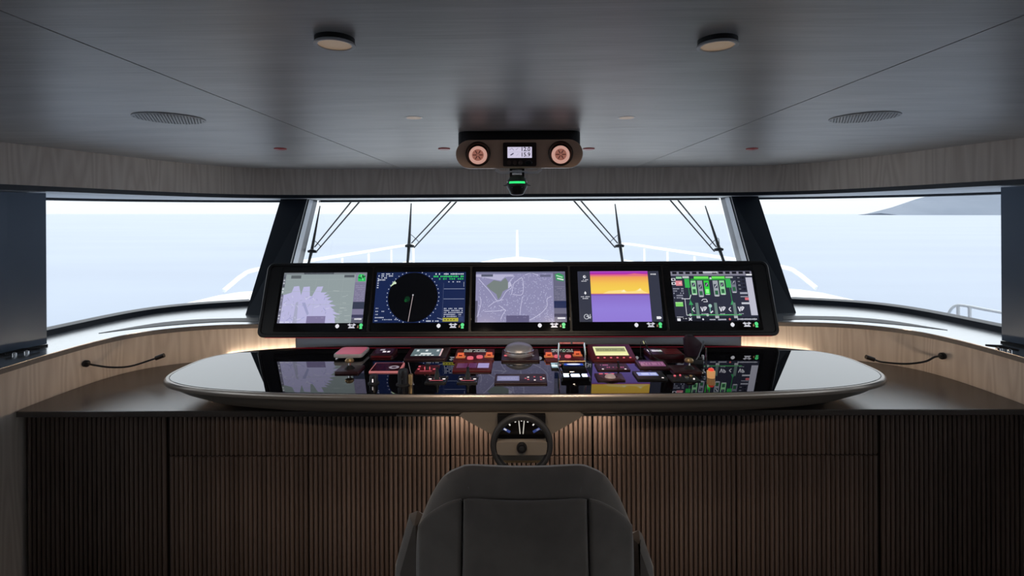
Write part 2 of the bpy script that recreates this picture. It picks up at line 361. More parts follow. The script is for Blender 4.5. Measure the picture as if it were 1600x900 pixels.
m_, uvf = band([p-nrm(LWf, i)*0.016 for i, p in enumerate(LWf)], ZS-0.032, ZS-0.004, 0.02); struct(obj('trim_3', m_, M_silledge, uvf=uvf), 'grey brown edge strip of the window sill', 'trim')
struct(slab([p+nrm(HDf, i)*0.05 for i, p in enumerate(HDf)], [p for p in GTf], ZH+0.004, ZH+0.03, 'trim_4', M_soffit), 'pale soffit between header and windows', 'soffit')
# sill vents: curved slots inset on the sill
def sill_vent(sx, lab):
    L_ = [on_z(u, v, ZS) for u, v in ((154, 521), (220, 513), (290, 506.5), (350, 503), (404, 503))]
    U_ = [on_z(u, v, ZS) for u, v in ((154, 521), (240, 506), (300, 500), (350, 498), (404, 497))]
    L_ = crom([Vector((sx*abs(p.x), p.y, 0)) for p in L_], 6); U_ = crom([Vector((sx*abs(p.x), p.y, 0)) for p in U_], 6)
    mm = MB(); R = [[(p.x, p.y, ZS-0.004) for p in L_], [(p.x, p.y, ZS+0.003) for p in L_], [(p.x, p.y, ZS+0.003) for p in U_], [(p.x, p.y, ZS-0.004) for p in U_]]
    mm.rings(R+[R[0]], closed=False)
    tag(obj('sill_vent', mm, M_vent), lab, 'vent')
sill_vent(-1, 'long tapering grey air slot in the sill below the port side window')
sill_vent(1, 'long tapering grey air slot in the sill below the starboard side window')

# ceiling: six veneered panels with open joints under a dark backing
ce = empty_struct('ceiling', (0, 1, ZC), 'dark grey stained veneer ceiling in flat panels', 'ceiling')
mb = MB().box(-3.2, 3.2, -2.7, 5.6, ZC+0.03, ZC+0.06); obj('backing_board', mb, M_dark, ce)
XS, YS, g, gx = 1.02, 2.39, 0.001, 0.003
def cpanel(poly):
    mm = MB(); mm.rings([[(x, y, ZC) for x, y in poly], [(x, y, ZC+0.02) for x, y in poly]]); return obj('panel', mm, M_ceil, ce, smooth=False)
hy = lambda x: min(((p.y, abs(p.x-x)) for p in HD if p.y > 2.5), key=lambda t: t[1])[0]
cpanel([(-XS+gx, -2.6), (XS-gx, -2.6), (XS-gx, YS-g), (-XS+gx, YS-g)])
cpanel([(-XS+gx, YS+g), (XS-gx, YS+g), (XS-gx, 4.54), (-XS+gx, 4.54)])
for sx in (-1, 1):
    p1 = [(sx*(XS+gx), -2.6), (sx*(XS+gx), YS-g), (sx*2.86, YS-g), (sx*2.88, 2.2), (sx*2.88, -2.6)]
    arc = [(p.x-0.0, p.y+0.03) for p in HD if p.y > YS+0.15 and p.x*sx > XS+0.1]
    arc = sorted(arc, key=lambda q: abs(q[0]))
    p2 = [(sx*(XS+gx), YS+g), (sx*(XS+gx), 4.53)]+[(x+sx*0.02, y) for x, y in arc]+[(sx*2.88, YS+g)]
    for p in (p1, p2): cpanel(p if sx > 0 else list(reversed(p)))
# rest of the room, behind the camera
struct(obj('floor', MB().box(-2.95, 2.95, -2.65, 4.0, -0.40, -0.35), noisy('dark_carpet', (0.05, 0.045, 0.04), (0.035, 0.03, 0.028), 60, 0.95), smooth=False), 'dark carpeted floor', 'floor')
struct(obj('wall_back', MB().box(-2.95, 2.95, -2.70, -2.6, -0.35, 2.3), M_back, smooth=False), 'dark walnut rear wall', 'wall')
for sx, nm in ((-1, 'wall_left'), (1, 'wall_right')):
    w_ = empty_struct(nm, (sx*2.93, 0, ZS), '%s side wall aft of the shutter, open above the sill for the added side windows' % ('port' if sx < 0 else 'starboard'), 'wall')
    X0, X1 = sorted((sx*2.875, sx*2.98))
    obj('header', MB().box(X0, X1, -2.6, 2.3, 1.96, 2.26), M_back, w_, smooth=False)
    for y0, y1 in ((-2.6, -2.3), (-0.16, 0.16), (1.9, 2.3)): obj('post', MB().box(X0, X1, y0, y1, ZS, 1.96), M_back, w_, smooth=False)
    obj('sill_cap', MB().box(X0, X1, -2.6, 2.3, ZS-0.03, ZS), M_sill, w_, smooth=False)
    for k, (y0, y1) in enumerate(((-2.3, -0.16), (0.16, 1.9))):  # unseen side windows, added to bring in more daylight
        win = empty_struct('window_%d' % ((4 if sx < 0 else 6)+k), (sx*2.93, (y0+y1)/2, ZS), '%s side window added aft of the helm for daylight' % ('port' if sx < 0 else 'starboard'), 'window')
        obj('pane', MB().box(sx*2.94-0.004, sx*2.94+0.004, y0+0.001, y1-0.001, ZS+0.001, 1.959), M_glass, win, smooth=False)

# windows: panes lean outwards at the top
def pane(name, bot, top, label, frame_r=0.022):
    w = empty_struct(name, (bot[len(bot)//2].x, bot[len(bot)//2].y, ZS), label, 'window')
    b = [Vector((p.x, p.y, ZS+0.01)) for p in bot]; t = [Vector((p.x, p.y, ZH)) for p in top]
    mm = MB(); mm.rings([b, t], closed=False); obj('pane', mm, M_glass, w)
    R = []
    for p, q in zip(b, t):
        d = (q-p).normalized(); i = Vector((-p.x, 2-p.y, 0)).normalized()
        R.append([p+i*0.05+Vector((0, 0, -0.01)), p+i*0.05+d*0.035, p+d*0.045-i*0.02, p-i*0.02+Vector((0, 0, -0.01))])
    mm = MB(); mm.rings(R); obj('window_frame', mm, M_trim, w)
    R = []
    for p, q in zip(b, t):
        i = Vector((-p.x, 2-p.y, 0)).normalized()
        R.append([q+i*0.05+Vector((0, 0, 0.003)), q+i*0.05+Vector((0, 0, -0.016)), q-i*0.02+Vector((0, 0, -0.018)), q-i*0.02+Vector((0, 0, 0.003))])
    mm = MB(); mm.rings(R); obj('window_frame', mm, M_trim, w)
    return w
i0 = 3
pane('window_1', list(reversed(GB[i0:])), list(reversed(GT[i0:])), 'port side window curving round the corner')
pane('window_2', [Vector((-2.11, 4.80, 0)), Vector((0, 4.85, 0)), Vector((2.11, 4.80, 0))], [Vector((-2.11, 5.405, 0)), Vector((0, 5.45, 0)), Vector((2.11, 5.405, 0))], 'wide front window above the monitors')
pane('window_3', [Vector((-p.x, p.y, 0)) for p in GB[i0:]], [Vector((-p.x, p.y, 0)) for p in GT[i0:]], 'starboard side window curving round the corner')
for sx, nm in ((-1, 'port'), (1, 'starboard')):
    pl = thing('window_pillar', 'blue black raked pillar between front window and %s window' % nm, 'pillar', (sx*2.2, 4.4, ZS))
    bt = [(-2.285, 4.25), (-2.0, 4.2), (-2.12, 4.79), (-2.50, 4.71)]; tp = [(-2.285, 4.9), (-2.03, 4.9), (-2.12, 5.39), (-2.49, 5.35)]
    mm = MB(); mm.rings([[(-x*sx, y, ZS) for x, y in bt], [(-x*sx, y, ZH+0.003) for x, y in tp]]); obj('body', mm, M_pillar, pl, smooth=False)
    a0, a1, b0, b1 = Vector((-2.0, 4.2, ZS)), Vector((-2.12, 4.79, ZS)), Vector((-2.03, 4.9, ZH)), Vector((-2.12, 5.39, ZH))
    q = [a0.lerp(a1, 0.12), a0.lerp(a1, 0.5), b0.lerp(b1, 0.5), b0.lerp(b1, 0.12)]
    f_ = [Vector((-p.x*sx, p.y, p.z)) for p in q]; b_ = [p+Vector((sx*0.004, 0, 0))*-1 for p in f_]
    mm = MB(); mm.rings([b_, [p+Vector((-sx*0.008, 0, 0)) for p in f_]]); obj('reveal_strip', mm, M_silver, pl, smooth=False)
    # dark closing panels beside the side windows
    pp = thing('shutter', 'tall dark blue satin panel standing on the sill at the %s side' % nm, 'panel', (sx*3.1, 2.9, ZS))
    plan = [(3.03, 3.25), (3.09, 3.06), (3.17, 2.75), (3.2, 2.4), (3.34, 2.4), (3.34, 3.22)]
    mm = MB(); mm.rings([[(sx*x, y, ZS+0.015) for x, y in plan], [(sx*x, y, ZH) for x, y in plan]]); obj('panel_body', mm, M_steel, pp, smooth=False)
    mm = MB(); mm.rings([[(sx*(x-0.004), y+0.004, ZS) for x, y in plan], [(sx*(x-0.004), y+0.004, ZS+0.012) for x, y in plan]]); obj('foot_strip', mm, M_black, pp, smooth=False)
    h = thing('sill_latch', 'small dark cleat handle on the sill before the %s dark panel' % nm, 'latch', (sx*2.93, 3.0, ZS))
    c0, c1 = (on_z(8, 557, ZS), on_z(62, 548, ZS)) if sx < 0 else (on_z(1592, 552, ZS), on_z(1540, 543, ZS))
    c0.z = c1.z = ZS
    obj('bar', MB().tube([c0+Vector((0, 0, 0.016)), c0.lerp(c1, 0.5)+Vector((0, 0, 0.022)), c1+Vector((0, 0, 0.014))], [0.007, 0.010, 0.006], 8), M_black, h)
    for t in (0.25, 0.6):
        p = c0.lerp(c1, t); obj('foot', MB().lathe(p, [(0.014, 0), (0.014, 0.012), (0.008, 0.02)], 12), M_chrome, h)

# ------------------------------------------------------------------ helm furniture
# seven slatted cabinet units
YF = 2.90
XJ = [-2.83, -2.025, -1.215, -0.405, 0.405, 1.215, 2.025, 2.83]
where = ['tall slatted walnut cabinet against the port oak wall', 'slatted walnut cabinet with drawer next to the port tall cabinet', 'slatted walnut cabinet with drawer between wheel unit and port end',
         'slatted walnut cabinet with drawer behind the steering wheel', 'slatted walnut cabinet with drawer between wheel unit and starboard end', 'slatted walnut cabinet with drawer next to the starboard tall cabinet', 'tall slatted walnut cabinet against the starboard oak wall']
slat_mesh = {}
def slat(parent, x, z0, z1):
    h = round(z1-z0, 4)
    if h not in slat_mesh:
        w, d, c = 0.0185, 0.017, 0.006
        prof = [(-w/2, 0), (-w/2, -d+c), (-w/2+c, -d), (w/2-c, -d), (w/2, -d+c), (w/2, 0)]
        me = bpy.data.meshes.new('slat')
        vs_ = [(a*S, b*S, 0) for a, b in prof]+[(a*S, b*S, h*S) for a, b in prof]
        n = len(prof)
        me.from_pydata(vs_, [], [(i, (i+1) % n, n+(i+1) % n, n+i) for i in range(n)]+[tuple(reversed(range(n))), tuple(range(n, 2*n))])
        me.materials.append(M_slat); slat_mesh[h] = me
    o = bpy.data.objects.new('slat', slat_mesh[h]); COL.objects.link(o)
    o.parent = parent; o.location = W((x, YF+0.016, z0))-ORG[parent.name]
for k in range(7):
    x0, x1 = XJ[k], XJ[k+1]; tall = k in (0, 6)
    cb = thing('cabinet', where[k], 'cabinet', ((x0+x1)/2, YF+0.3, -0.33), 'slatted cabinets under the helm worktop')
    obj('body', MB().box(x0+0.004, x1-0.004, YF+0.035, YF+0.4, -0.33, ZK-0.035), M_dark, cb, smooth=False)
    n = 30; ga, gb = (0.016 if k == 1 else 0.002), (0.016 if k == 5 else 0.002); p = (x1-x0-ga-gb)/n
    rows = [('door', -0.33, ZK-0.036)] if tall else [('drawer', 0.484, ZK-0.036), ('door', -0.33, 0.474)]
    for nm, z0, z1 in rows:
        d = obj(nm, MB().box(x0+0.005, x1-0.005, YF+0.016, YF+0.034, z0, z1), M_back, cb, smooth=False)
        for q in range(n): slat(d, x0+ga+p*(q+0.5), z0, z1)
# continuous worktop, its back follows the oak wall
wt_ = [p-nrm(LW, i)*0.004 for i, p in enumerate(LW)]
wt_ = [p for p in wt_ if p.y > YF+0.02]
poly = [(-2.85, YF-0.035)]+[(p.x, p.y) for p in wt_]+[(2.85, YF-0.035)]
poly = list(reversed(poly))
mb = MB(); mb.rings([[(x, y, ZK-0.032) for x, y in poly], [(x, y, ZK-0.003) for x, y in poly], [(x*0.9995, y if y > 3 else y+0.003, ZK) for x, y in poly]])
tag(obj('worktop', mb, M_counter), 'dark brown satin worktop running across all slatted cabinets', 'worktop')

# the floating console
ZT = 0.912; CCX, CCY, CA, CB, CN = 0.012, 3.17, 2.12, 0.525, 3.3
def sup(a, b, z, n=160, e=CN, dy=0.0):
    out = []
    for k in range(n):
        t = 2*math.pi*k/n; c, s = math.cos(t), math.sin(t)
        out.append((CCX+a*math.copysign(abs(c)**(2/e), c), CCY+dy+b*math.copysign(abs(s)**(2/e), s), z))
    return out
cs = thing('helm_console', 'long oval helm console with black glass top on the dark worktop', 'console', (CCX, CCY, ZK))
obj('glass_top', MB().rings([sup(CA-0.03, CB-0.022, ZT-0.02), sup(CA-0.03, CB-0.022, ZT-0.001), sup(CA-0.032, CB-0.024, ZT)]), M_mirror, cs, smooth=False)
rim = MB(); rim.rings([sup(CA-0.029, CB-0.021, ZT-0.012), sup(CA-0.027, CB-0.019, ZT-0.001), sup(CA-0.012, CB-0.008, ZT-0.001), sup(CA-0.002, CB-0.001, ZT-0.01), sup(CA, CB, ZT-0.018), sup(CA-0.004, CB-0.002, ZT-0.030), sup(CA-0.02, CB-0.012, ZT-0.036)], cap0=False, cap1=False)
obj('rim', rim, M_rim, cs)
body = MB(); body.rings([sup(CA-0.015, CB-0.010, ZT-0.034), sup(CA-0.03, CB-0.022, ZT-0.042), sup(CA-0.10, CB-0.04, ZT-0.075), sup(CA-0.22, CB-0.075, ZT-0.115), sup(CA-0.34, CB-0.13, ZT-0.142), sup(CA-0.42, CB-0.20, ZK+0.001, dy=0.0)])
obj('dish_body', body, M_dish, cs)

for sx in (-1, 1):
    x_ = CCX+sx*1.86
    cl_ = thing('cove_light', 'small warm cove light under the %s end of the console dish' % ('port' if sx < 0 else 'starboard'), 'light', (x_, 3.35, ZK))
    obj('profile', MB().plate(x_, 3.35, 0.03, 0.34, ZK, ZK+0.02, 0.006, 0.003), M_alu, cl_)
    obj('diffuser', MB().box(*sorted((x_+sx*0.015, x_+sx*0.017)), 3.20, 3.50, ZK+0.004, ZK+0.018), M_warm, cl_, smooth=False)
    light('cove_glow', 'AREA', (x_+sx*0.022, 3.35, ZK+0.016), 1.0, (1.0, 0.76, 0.54), 0.30, 0.016, (math.radians(100), 0, math.radians(-62*sx)), cl_)

# ------------------------------------------------------------------ monitor bank
BL, BR, TL, TR = on_y(400, 528, 3.72), on_y(1220, 524, 3.72), on_y(420, 411, 3.91), on_y(1200, 407, 3.91)
mx = (BL.x+BR.x)/2; hw = (BR.x-BL.x)/2; zb = (BL.z+BR.z)/2; zt = (TL.z+TR.z)/2
ex = Vector((1, 0, 0)); ey = Vector((0, 0.19, zt-zb)).normalized(); MH = math.hypot(0.19, zt-zb); en = ex.cross(ey)   # en points to the helmsman
MO = Vector((mx-hw, 3.72, zb)); MW = 2*hw
def mp(x, y, d=0.0): return MO+ex*x+ey*y+en*d
def rr_m(x0, x1, y0, y1, r, d, seg=5): return [mp(x, y, d) for x, y in rrect((x0+x1)/2, (y0+y1)/2, x1-x0, y1-y0, r, seg)]
mk = thing('monitor_bank', 'wide black bank of five helm monitors in one rounded frame', 'monitor', (mx, 3.75, ZT))
hs = MB(); hs.rings([rr_m(0.06, MW-0.06, 0.04, MH-0.04, 0.03, -0.10), rr_m(0.01, MW-0.01, 0.005, MH-0.005, 0.045, -0.06), rr_m(0, MW, 0, MH, 0.05, -0.03), rr_m(0, MW, 0, MH, 0.05, -0.006), rr_m(0.006, MW-0.006, 0.006, MH-0.006, 0.046, 0.0), rr_m(0.022, MW-0.022, 0.022, MH-0.022, 0.035, 0.0), rr_m(0.026, MW-0.026, 0.026, MH-0.026, 0.03, -0.008)])
obj('housing', hs, M_black, mk)
class Canvas:
    """flat picture shown by a display: coloured polygons in 0..1 x 0..1 laid on a rectangle"""
    def __init__(s, o, ax, ay, n, base=0.0006, step=0.00025): s.o, s.ax, s.ay, s.n, s.mb, s.k, s.base, s.step = o, ax, ay, n, MB(), 0, base, step
    def pt(s, x, y): return s.o+s.ax*x+s.ay*y+s.n*(s.base+s.k*s.step)
    def poly(s, pts, c, up=True):
        if up: s.k = s.k
        cc = [lin(q) for q in c] if isinstance(c[0], (tuple, list)) else lin(c)
        s.mb.add([s.pt(x, y) for x, y in pts], [tuple(range(len(pts)))], cc)
    def rect(s, x0, x1, y0, y1, c): s.poly([(x0, y0), (x1, y0), (x1, y1), (x0, y1)], c)
    def grad(s, x0, x1, y0, y1, cb, ct): s.poly([(x0, y0), (x1, y0), (x1, y1), (x0, y1)], [cb, cb, ct, ct])
    def line(s, pts, w, c):
        a = s.ax.length/s.ay.length
        for (x0, y0), (x1, y1) in zip(pts, pts[1:]):
            dx, dy = (x1-x0)*a, y1-y0; l = math.hypot(dx, dy) or 1; nx, ny = -dy/l*w/a, dx/l*w
            s.poly([(x0-nx, y0-ny), (x1-nx, y1-ny), (x1+nx, y1+ny), (x0+nx, y0+ny)], c)
    def disc(s, x, y, r, c, n=40, rx=None):
        a = s.ax.length/s.ay.length
        s.poly([(x+(rx or r)/a*math.cos(2*math.pi*k/n), y+r*math.sin(2*math.pi*k/n)) for k in range(n)], c)
    def up(s): s.k += 1
    def marks(s, x0, x1, y, h, n, c, fill=0.7, seed=1):          # a line of illegible tiny characters
        rnd = random.Random(seed); w = (x1-x0)/n
        for i in range(n):
            if rnd.random() < fill:
                hh = h*rnd.uniform(0.6, 1.0); s.rect(x0+i*w, x0+i*w+w*0.68, y-hh/2, y+hh/2, c)
    def done(s, name, parent): return obj(name, s.mb, M_screen, parent, smooth=False)

WHT = (225, 225, 235)
def chart_a(c):
    c.rect(0, 1, 0, 1, (146, 158, 160)); c.up()
    land = (186, 184, 222); r = random.Random(3)
    pts = [(0, 0), (0.68, 0), (0.665, 0.12)]
    spikes = [(0.70, 0.10), (0.64, 0.17), (0.73, 0.16), (0.62, 0.25), (0.66, 0.24), (0.60, 0.32), (0.67, 0.335), (0.58, 0.38), (0.63, 0.43), (0.555, 0.45), (0.60, 0.505), (0.53, 0.50), (0.575, 0.555), (0.50, 0.545), (0.545, 0.60), (0.47, 0.60), (0.49, 0.72), (0.42, 0.715), (0.38, 0.52), (0.345, 0.53), (0.33, 0.72), (0.255, 0.71), (0.235, 0.52), (0.21, 0.54), (0.20, 0.73), (0.14, 0.72), (0.12, 0.60), (0.05, 0.56), (0.0, 0.54)]
    pts += spikes
    cen = (0.30, 0.25)
    for a, b in zip(pts, pts[1:]+pts[:1]): c.poly([cen, a, b], land)
    c.up()
    for k in range(46):
        x, y = r.uniform(0.02, 0.56), r.uniform(0.03, 0.5); l = r.uniform(0.02, 0.07); a = r.uniform(0.3, 2.2)
        c.line([(x, y), (x+l*math.cos(a), y+l*math.sin(a))], 0.006, r.choice([(160, 160, 205), (205, 205, 232), (170, 172, 200)]))
    c.poly([(0.18, 0.0), (0.23, 0.0), (0.215, 0.42), (0.19, 0.40)], (168, 170, 196)); c.poly([(0.26, 0.40), (0.34, 0.15), (0.36, 0.18), (0.30, 0.40)], (160, 162, 200))
    for k in range(14):
        x, y = r.uniform(0.60, 0.82), r.uniform(0.03, 0.65); c.line([(x, y), (x+r.uniform(0.02, 0.08), y+r.uniform(-.01, .01))], 0.004, (176, 186, 186))
    for y in (0.86, 0.62, 0.36): c.line([(0.04, y), (0.83, y)], 0.002, (165, 176, 176))
    for x in (0.4, 0.55, 0.72): c.line([(x, 0.02), (x, 0.95)], 0.001, (165, 176, 176))
    c.rect(0, 0.03, 0, 0.55, (120, 120, 140)); c.rect(0, 0.028, 0.7, 0.97, (105, 110, 120))
    for k in range(16): c.rect(0.004, 0.022, 0.02+k*0.058, 0.045+k*0.058, (215, 215, 225) if k % 3 else (70, 74, 84))
    c.rect(0.0, 1, 0.965, 1, (118, 124, 130)); c.rect(0.24, 0.6, 0.965, 1, (52, 56, 66)); c.rect(0.09, 0.21, 0.88, 0.945, (95, 102, 106)); c.rect(0.73, 0.85, 0.9, 0.95, (84, 90, 96))
    c.rect(0.865, 1, 0, 0.80, (126, 122, 150)); c.rect(0.865, 1, 0.80, 1, (140, 138, 158)); c.up()
    c.rect(0.865, 1, 0.27, 0.41, (56, 62, 82)); c.rect(0.865, 1, 0.10, 0.16, (64, 64, 92)); c.rect(0.865, 1, 0.0, 0.09, (90, 92, 108)); c.rect(0.90, 0.985, 0.06, 0.09, (235, 235, 240))
    for k in range(9): c.marks(0.88, 0.99, 0.44+k*0.036, 0.014, 9, (158, 154, 180), 0.7, k)
    c.poly([(0.90, 0.82), (0.99, 0.82), (0.985, 0.90), (0.96, 0.96), (0.91, 0.97), (0.895, 0.92)], (50, 190, 95)); c.up()
    c.line([(0.90, 0.90), (0.94, 0.88), (0.985, 0.93)], 0.012, (28, 92, 56)); c.line([(0.93, 0.95), (0.96, 0.84)], 0.01, (120, 235, 150)); c.disc(0.95, 0.92, 0.022, (20, 70, 45), 12)
    c.rect(0.34, 0.56, 0.0, 0.135, (130, 122, 160)); c.marks(0.36, 0.54, 0.10, 0.014, 12, (165, 158, 190), 0.6, 5); c.marks(0.03, 0.18, 0.02, 0.02, 9, (235, 235, 245), 0.8, 8)
def radar(c):
    c.rect(0, 1, 0, 1, (24, 38, 78)); c.up()
    c.disc(0.42, 0.5, 0.49, (4, 5, 8), 56); c.up()
    a_ = c.ax.length/c.ay.length
    for k in range(40):
        a = 2*math.pi*k/40; x, y = 0.42+0.515/a_*math.cos(a), 0.5+0.515*math.sin(a)
        if 0.01 < y < 0.99: c.disc(x, y, 0.011, (190, 195, 215), 6)
    c.line([(0.42, 0.535), (0.385, 0.02)], 0.005, (196, 178, 180)); c.disc(0.42, 0.54, 0.016, (180, 180, 185), 10)
    c.disc(0.36, 0.46, 0.055, (10, 44, 26), 16); c.disc(0.345, 0.43, 0.03, (20, 84, 40), 12); c.up()
    c.poly([(0.16, 0.70), (0.185, 0.78), (0.21, 0.83), (0.215, 0.77), (0.19, 0.74)], (205, 228, 190)); c.disc(0.215, 0.78, 0.02, (225, 240, 215), 8)
    for k in range(4): c.marks(0.02, 0.22 if k < 2 else 0.12, 0.965-k*0.04, 0.03, 12 if k < 2 else 6, (200, 205, 220), 0.75, k)
    for k in range(5): c.rect(0.012, 0.03, 0.68+k*0.045, 0.70+k*0.045, (180, 185, 205))
    for k in range(5): c.marks(0.02, 0.12 if k % 2 else 0.05, 0.28-k*0.06, 0.025, 6, (190, 195, 215), 0.8, k+9)
    c.marks(0.10, 0.28, 0.06, 0.02, 8, (170, 178, 200), 0.6, 31); c.marks(0.58, 0.72, 0.03, 0.03, 10, (205, 210, 225), 0.8, 32); c.line([(0.70, 0.09), (0.78, 0.05)], 0.006, (150, 156, 180))
    for k in range(2): c.marks(0.64, 0.98, 0.96-k*0.05, 0.035, 18, [(210, 214, 226), (60, 214, 110)][k], 0.75, k+20)
    c.marks(0.70, 0.98, 0.86, 0.035, 12, (46, 180, 96), 0.8, 25); c.marks(0.78, 0.97, 0.80, 0.02, 8, (190, 195, 215), 0.6, 26)
    for y in (0.66, 0.46): c.line([(0.76, y), (0.99, y)], 0.004, (150, 158, 186))
    c.line([(0.755, 0.02), (0.755, 0.78)], 0.002, (90, 100, 130)); c.line([(0.98, 0.7), (0.98, 0.8)], 0.003, (190, 195, 210))
    for k in range(5): c.marks(0.77, 0.98, 0.27-k*0.038, 0.024, 13, (190, 194, 212), 0.7, k+40)
    c.rect(0.76, 0.93, 0.02, 0.09, (172, 166, 60)); c.up(); c.marks(0.78, 0.91, 0.055, 0.03, 8, (60, 58, 30), 0.6, 50); c.rect(0.93, 0.985, 0.03, 0.12, (40, 56, 100))
def chart_b(c):
    c.rect(0, 1, 0, 1, (142, 140, 176)); r = random.Random(11); c.up()
    c.poly([(0.12, 0.72), (0.2, 0.83), (0.28, 0.80), (0.33, 0.88), (0.36, 0.80), (0.36, 0.66), (0.30, 0.60), (0.28, 0.50), (0.25, 0.44), (0.23, 0.55), (0.16, 0.64)], (120, 130, 128))
    c.poly([(0.0, 0.90), (0.10, 0.88), (0.19, 0.845), (0.28, 0.82), (0.33, 0.90), (0.44, 0.90), (0.40, 0.945), (0.0, 0.945)], (182, 180, 210)); c.poly([(0.36, 0.66), (0.40, 0.72), (0.38, 0.80), (0.36, 0.78)], (190, 188, 216))
    c.up()
    for k in range(560):
        x, y = r.uniform(0.02, 0.85), r.uniform(0.02, 0.95)
        if 0.12 < x < 0.36 and 0.45 < y < 0.86: continue
        d = 0.009; c.rect(x, x+d*0.8, y, y+d*1.5, r.choice([(178, 178, 212), (190, 190, 220), (168, 170, 206)]))
    c.up()
    li = (206, 204, 232)
    for pts in ([(0.03, 0.86), (0.10, 0.72), (0.16, 0.6), (0.24, 0.42), (0.29, 0.46), (0.34, 0.6), (0.40, 0.68), (0.38, 0.8), (0.42, 0.88)], [(0.40, 0.55), (0.42, 0.74), (0.45, 0.80), (0.52, 0.86), (0.52, 0.55), (0.41, 0.54)],
                [(0.52, 0.5), (0.50, 0.3), (0.49, 0.14)], [(0.84, 0.50), (0.79, 0.45), (0.79, 0.32), (0.74, 0.2), (0.66, 0.1), (0.58, 0.03)], [(0.10, 0.21), (0.25, 0.22), (0.33, 0.24), (0.30, 0.14), (0.28, 0.06)], [(0.55, 0.93), (0.62, 0.97), (0.70, 0.92)],
                [(0.14, 0.3), (0.22, 0.40), (0.31, 0.44)], [(0.26, 0.33), (0.34, 0.22)], [(0.02, 0.1), (0.06, 0.35), (0.05, 0.5)]):
        c.line([(p.x, p.y) for p in crom([Vector((a, b, 0)) for a, b in pts], 4)], 0.0045, li)
    c.rect(0, 1, 0.965, 1, (110, 112, 140)); c.rect(0.06, 0.19, 0.90, 0.95, (88, 92, 112)); c.rect(0.72, 0.84, 0.89, 0.94, (106, 106, 134)); c.rect(0, 0.024, 0, 0.42, (88, 88, 112))
    c.rect(0.865, 1, 0, 1, (104, 104, 128)); c.up(); c.rect(0.865, 1, 0.27, 0.41, (32, 44, 84)); c.rect(0.865, 1, 0.1, 0.16, (48, 52, 84)); c.rect(0.90, 0.985, 0.06, 0.09, (230, 230, 238))
    for k in range(8): c.marks(0.88, 0.99, 0.44+k*0.036, 0.014, 9, (140, 138, 160), 0.7, k)
    c.poly([(0.90, 0.82), (0.985, 0.80), (0.985, 0.92), (0.93, 0.97), (0.885, 0.94)], (60, 150, 96)); c.up(); c.line([(0.9, 0.92), (0.97, 0.88)], 0.012, (170, 225, 185)); c.line([(0.91, 0.86), (0.98, 0.83)], 0.012, (225, 235, 230))
    c.rect(0.34, 0.59, 0.0, 0.13, (96, 92, 128)); c.marks(0.36, 0.56, 0.09, 0.014, 12, (140, 134, 170), 0.6, 5)
def thermal(c):
    c.rect(0, 1, 0, 1, (54, 57, 72)); c.up()
    x0, x1 = 0.155, 0.865
    st_ = [(0.0, (146, 124, 214)), (0.25, (148, 128, 218)), (0.50, (140, 114, 204)), (0.535, (128, 80, 170)), (0.545, (214, 130, 100)), (0.56, (250, 206, 96)), (0.64, (248, 208, 84)), (0.76, (246, 196, 84)), (0.88, (240, 160, 90)), (0.935, (210, 70, 150)), (0.96, (156, 40, 176)), (1.0, (190, 88, 200))]
    for (ya, ca), (yb_, cb_) in zip(st_, st_[1:]): c.grad(x0, x1, ya, yb_, ca, cb_)
    c.up(); c.poly([(0.30, 0.552), (0.37, 0.60), (0.48, 0.615), (0.55, 0.625), (0.60, 0.59), (0.70, 0.60), (0.76, 0.66), (0.79, 0.60), (0.86, 0.552)], (255, 226, 140)); c.up()
    c.poly([(0.52, 0.58), (0.56, 0.63), (0.58, 0.58)], (255, 244, 190)); c.poly([(0.72, 0.60), (0.755, 0.655), (0.77, 0.61)], (255, 240, 180)); c.poly([(0.60, 0.93), (0.86, 0.90), (0.86, 0.93), (0.7, 0.955)], (226, 110, 130))
    c.disc(0.085, 0.89, 0.03, (230, 230, 236), 14); c.disc(0.092, 0.897, 0.016, (54, 57, 72), 10); c.marks(0.04, 0.13, 0.83, 0.018, 7, WHT, 0.8, 2); c.marks(0.045, 0.125, 0.80, 0.018, 6, WHT, 0.8, 3)
    c.poly([(0.07, 0.56), (0.085, 0.60), (0.10, 0.56), (0.085, 0.53)], (230, 230, 236)); c.marks(0.03, 0.14, 0.49, 0.02, 8, WHT, 0.9, 4); c.marks(0.05, 0.12, 0.455, 0.02, 5, WHT, 0.9, 6)
    for k in range(20):
        a, b = 2*math.pi*k/20, 2*math.pi*(k+1)/20; ar = c.ax.length/c.ay.length
        c.line([(0.085+0.045/ar*math.cos(a), 0.1+0.045*math.sin(a)), (0.085+0.045/ar*math.cos(b), 0.1+0.045*math.sin(b))], 0.006, (200, 202, 212))
    c.line([(0.085, 0.1), (0.10, 0.12), (0.11, 0.07), (0.14, 0.1)], 0.006, (210, 212, 220)); c.line([(0.13, 0.06), (0.13, 0.15)], 0.006, (210, 212, 220))
    c.marks(0.90, 0.97, 0.935, 0.03, 4, (240, 240, 244), 1.0, 7); c.poly([(0.925, 0.05), (0.97, 0.05), (0.985, 0.075), (0.97, 0.1), (0.925, 0.1)], (240, 240, 244))
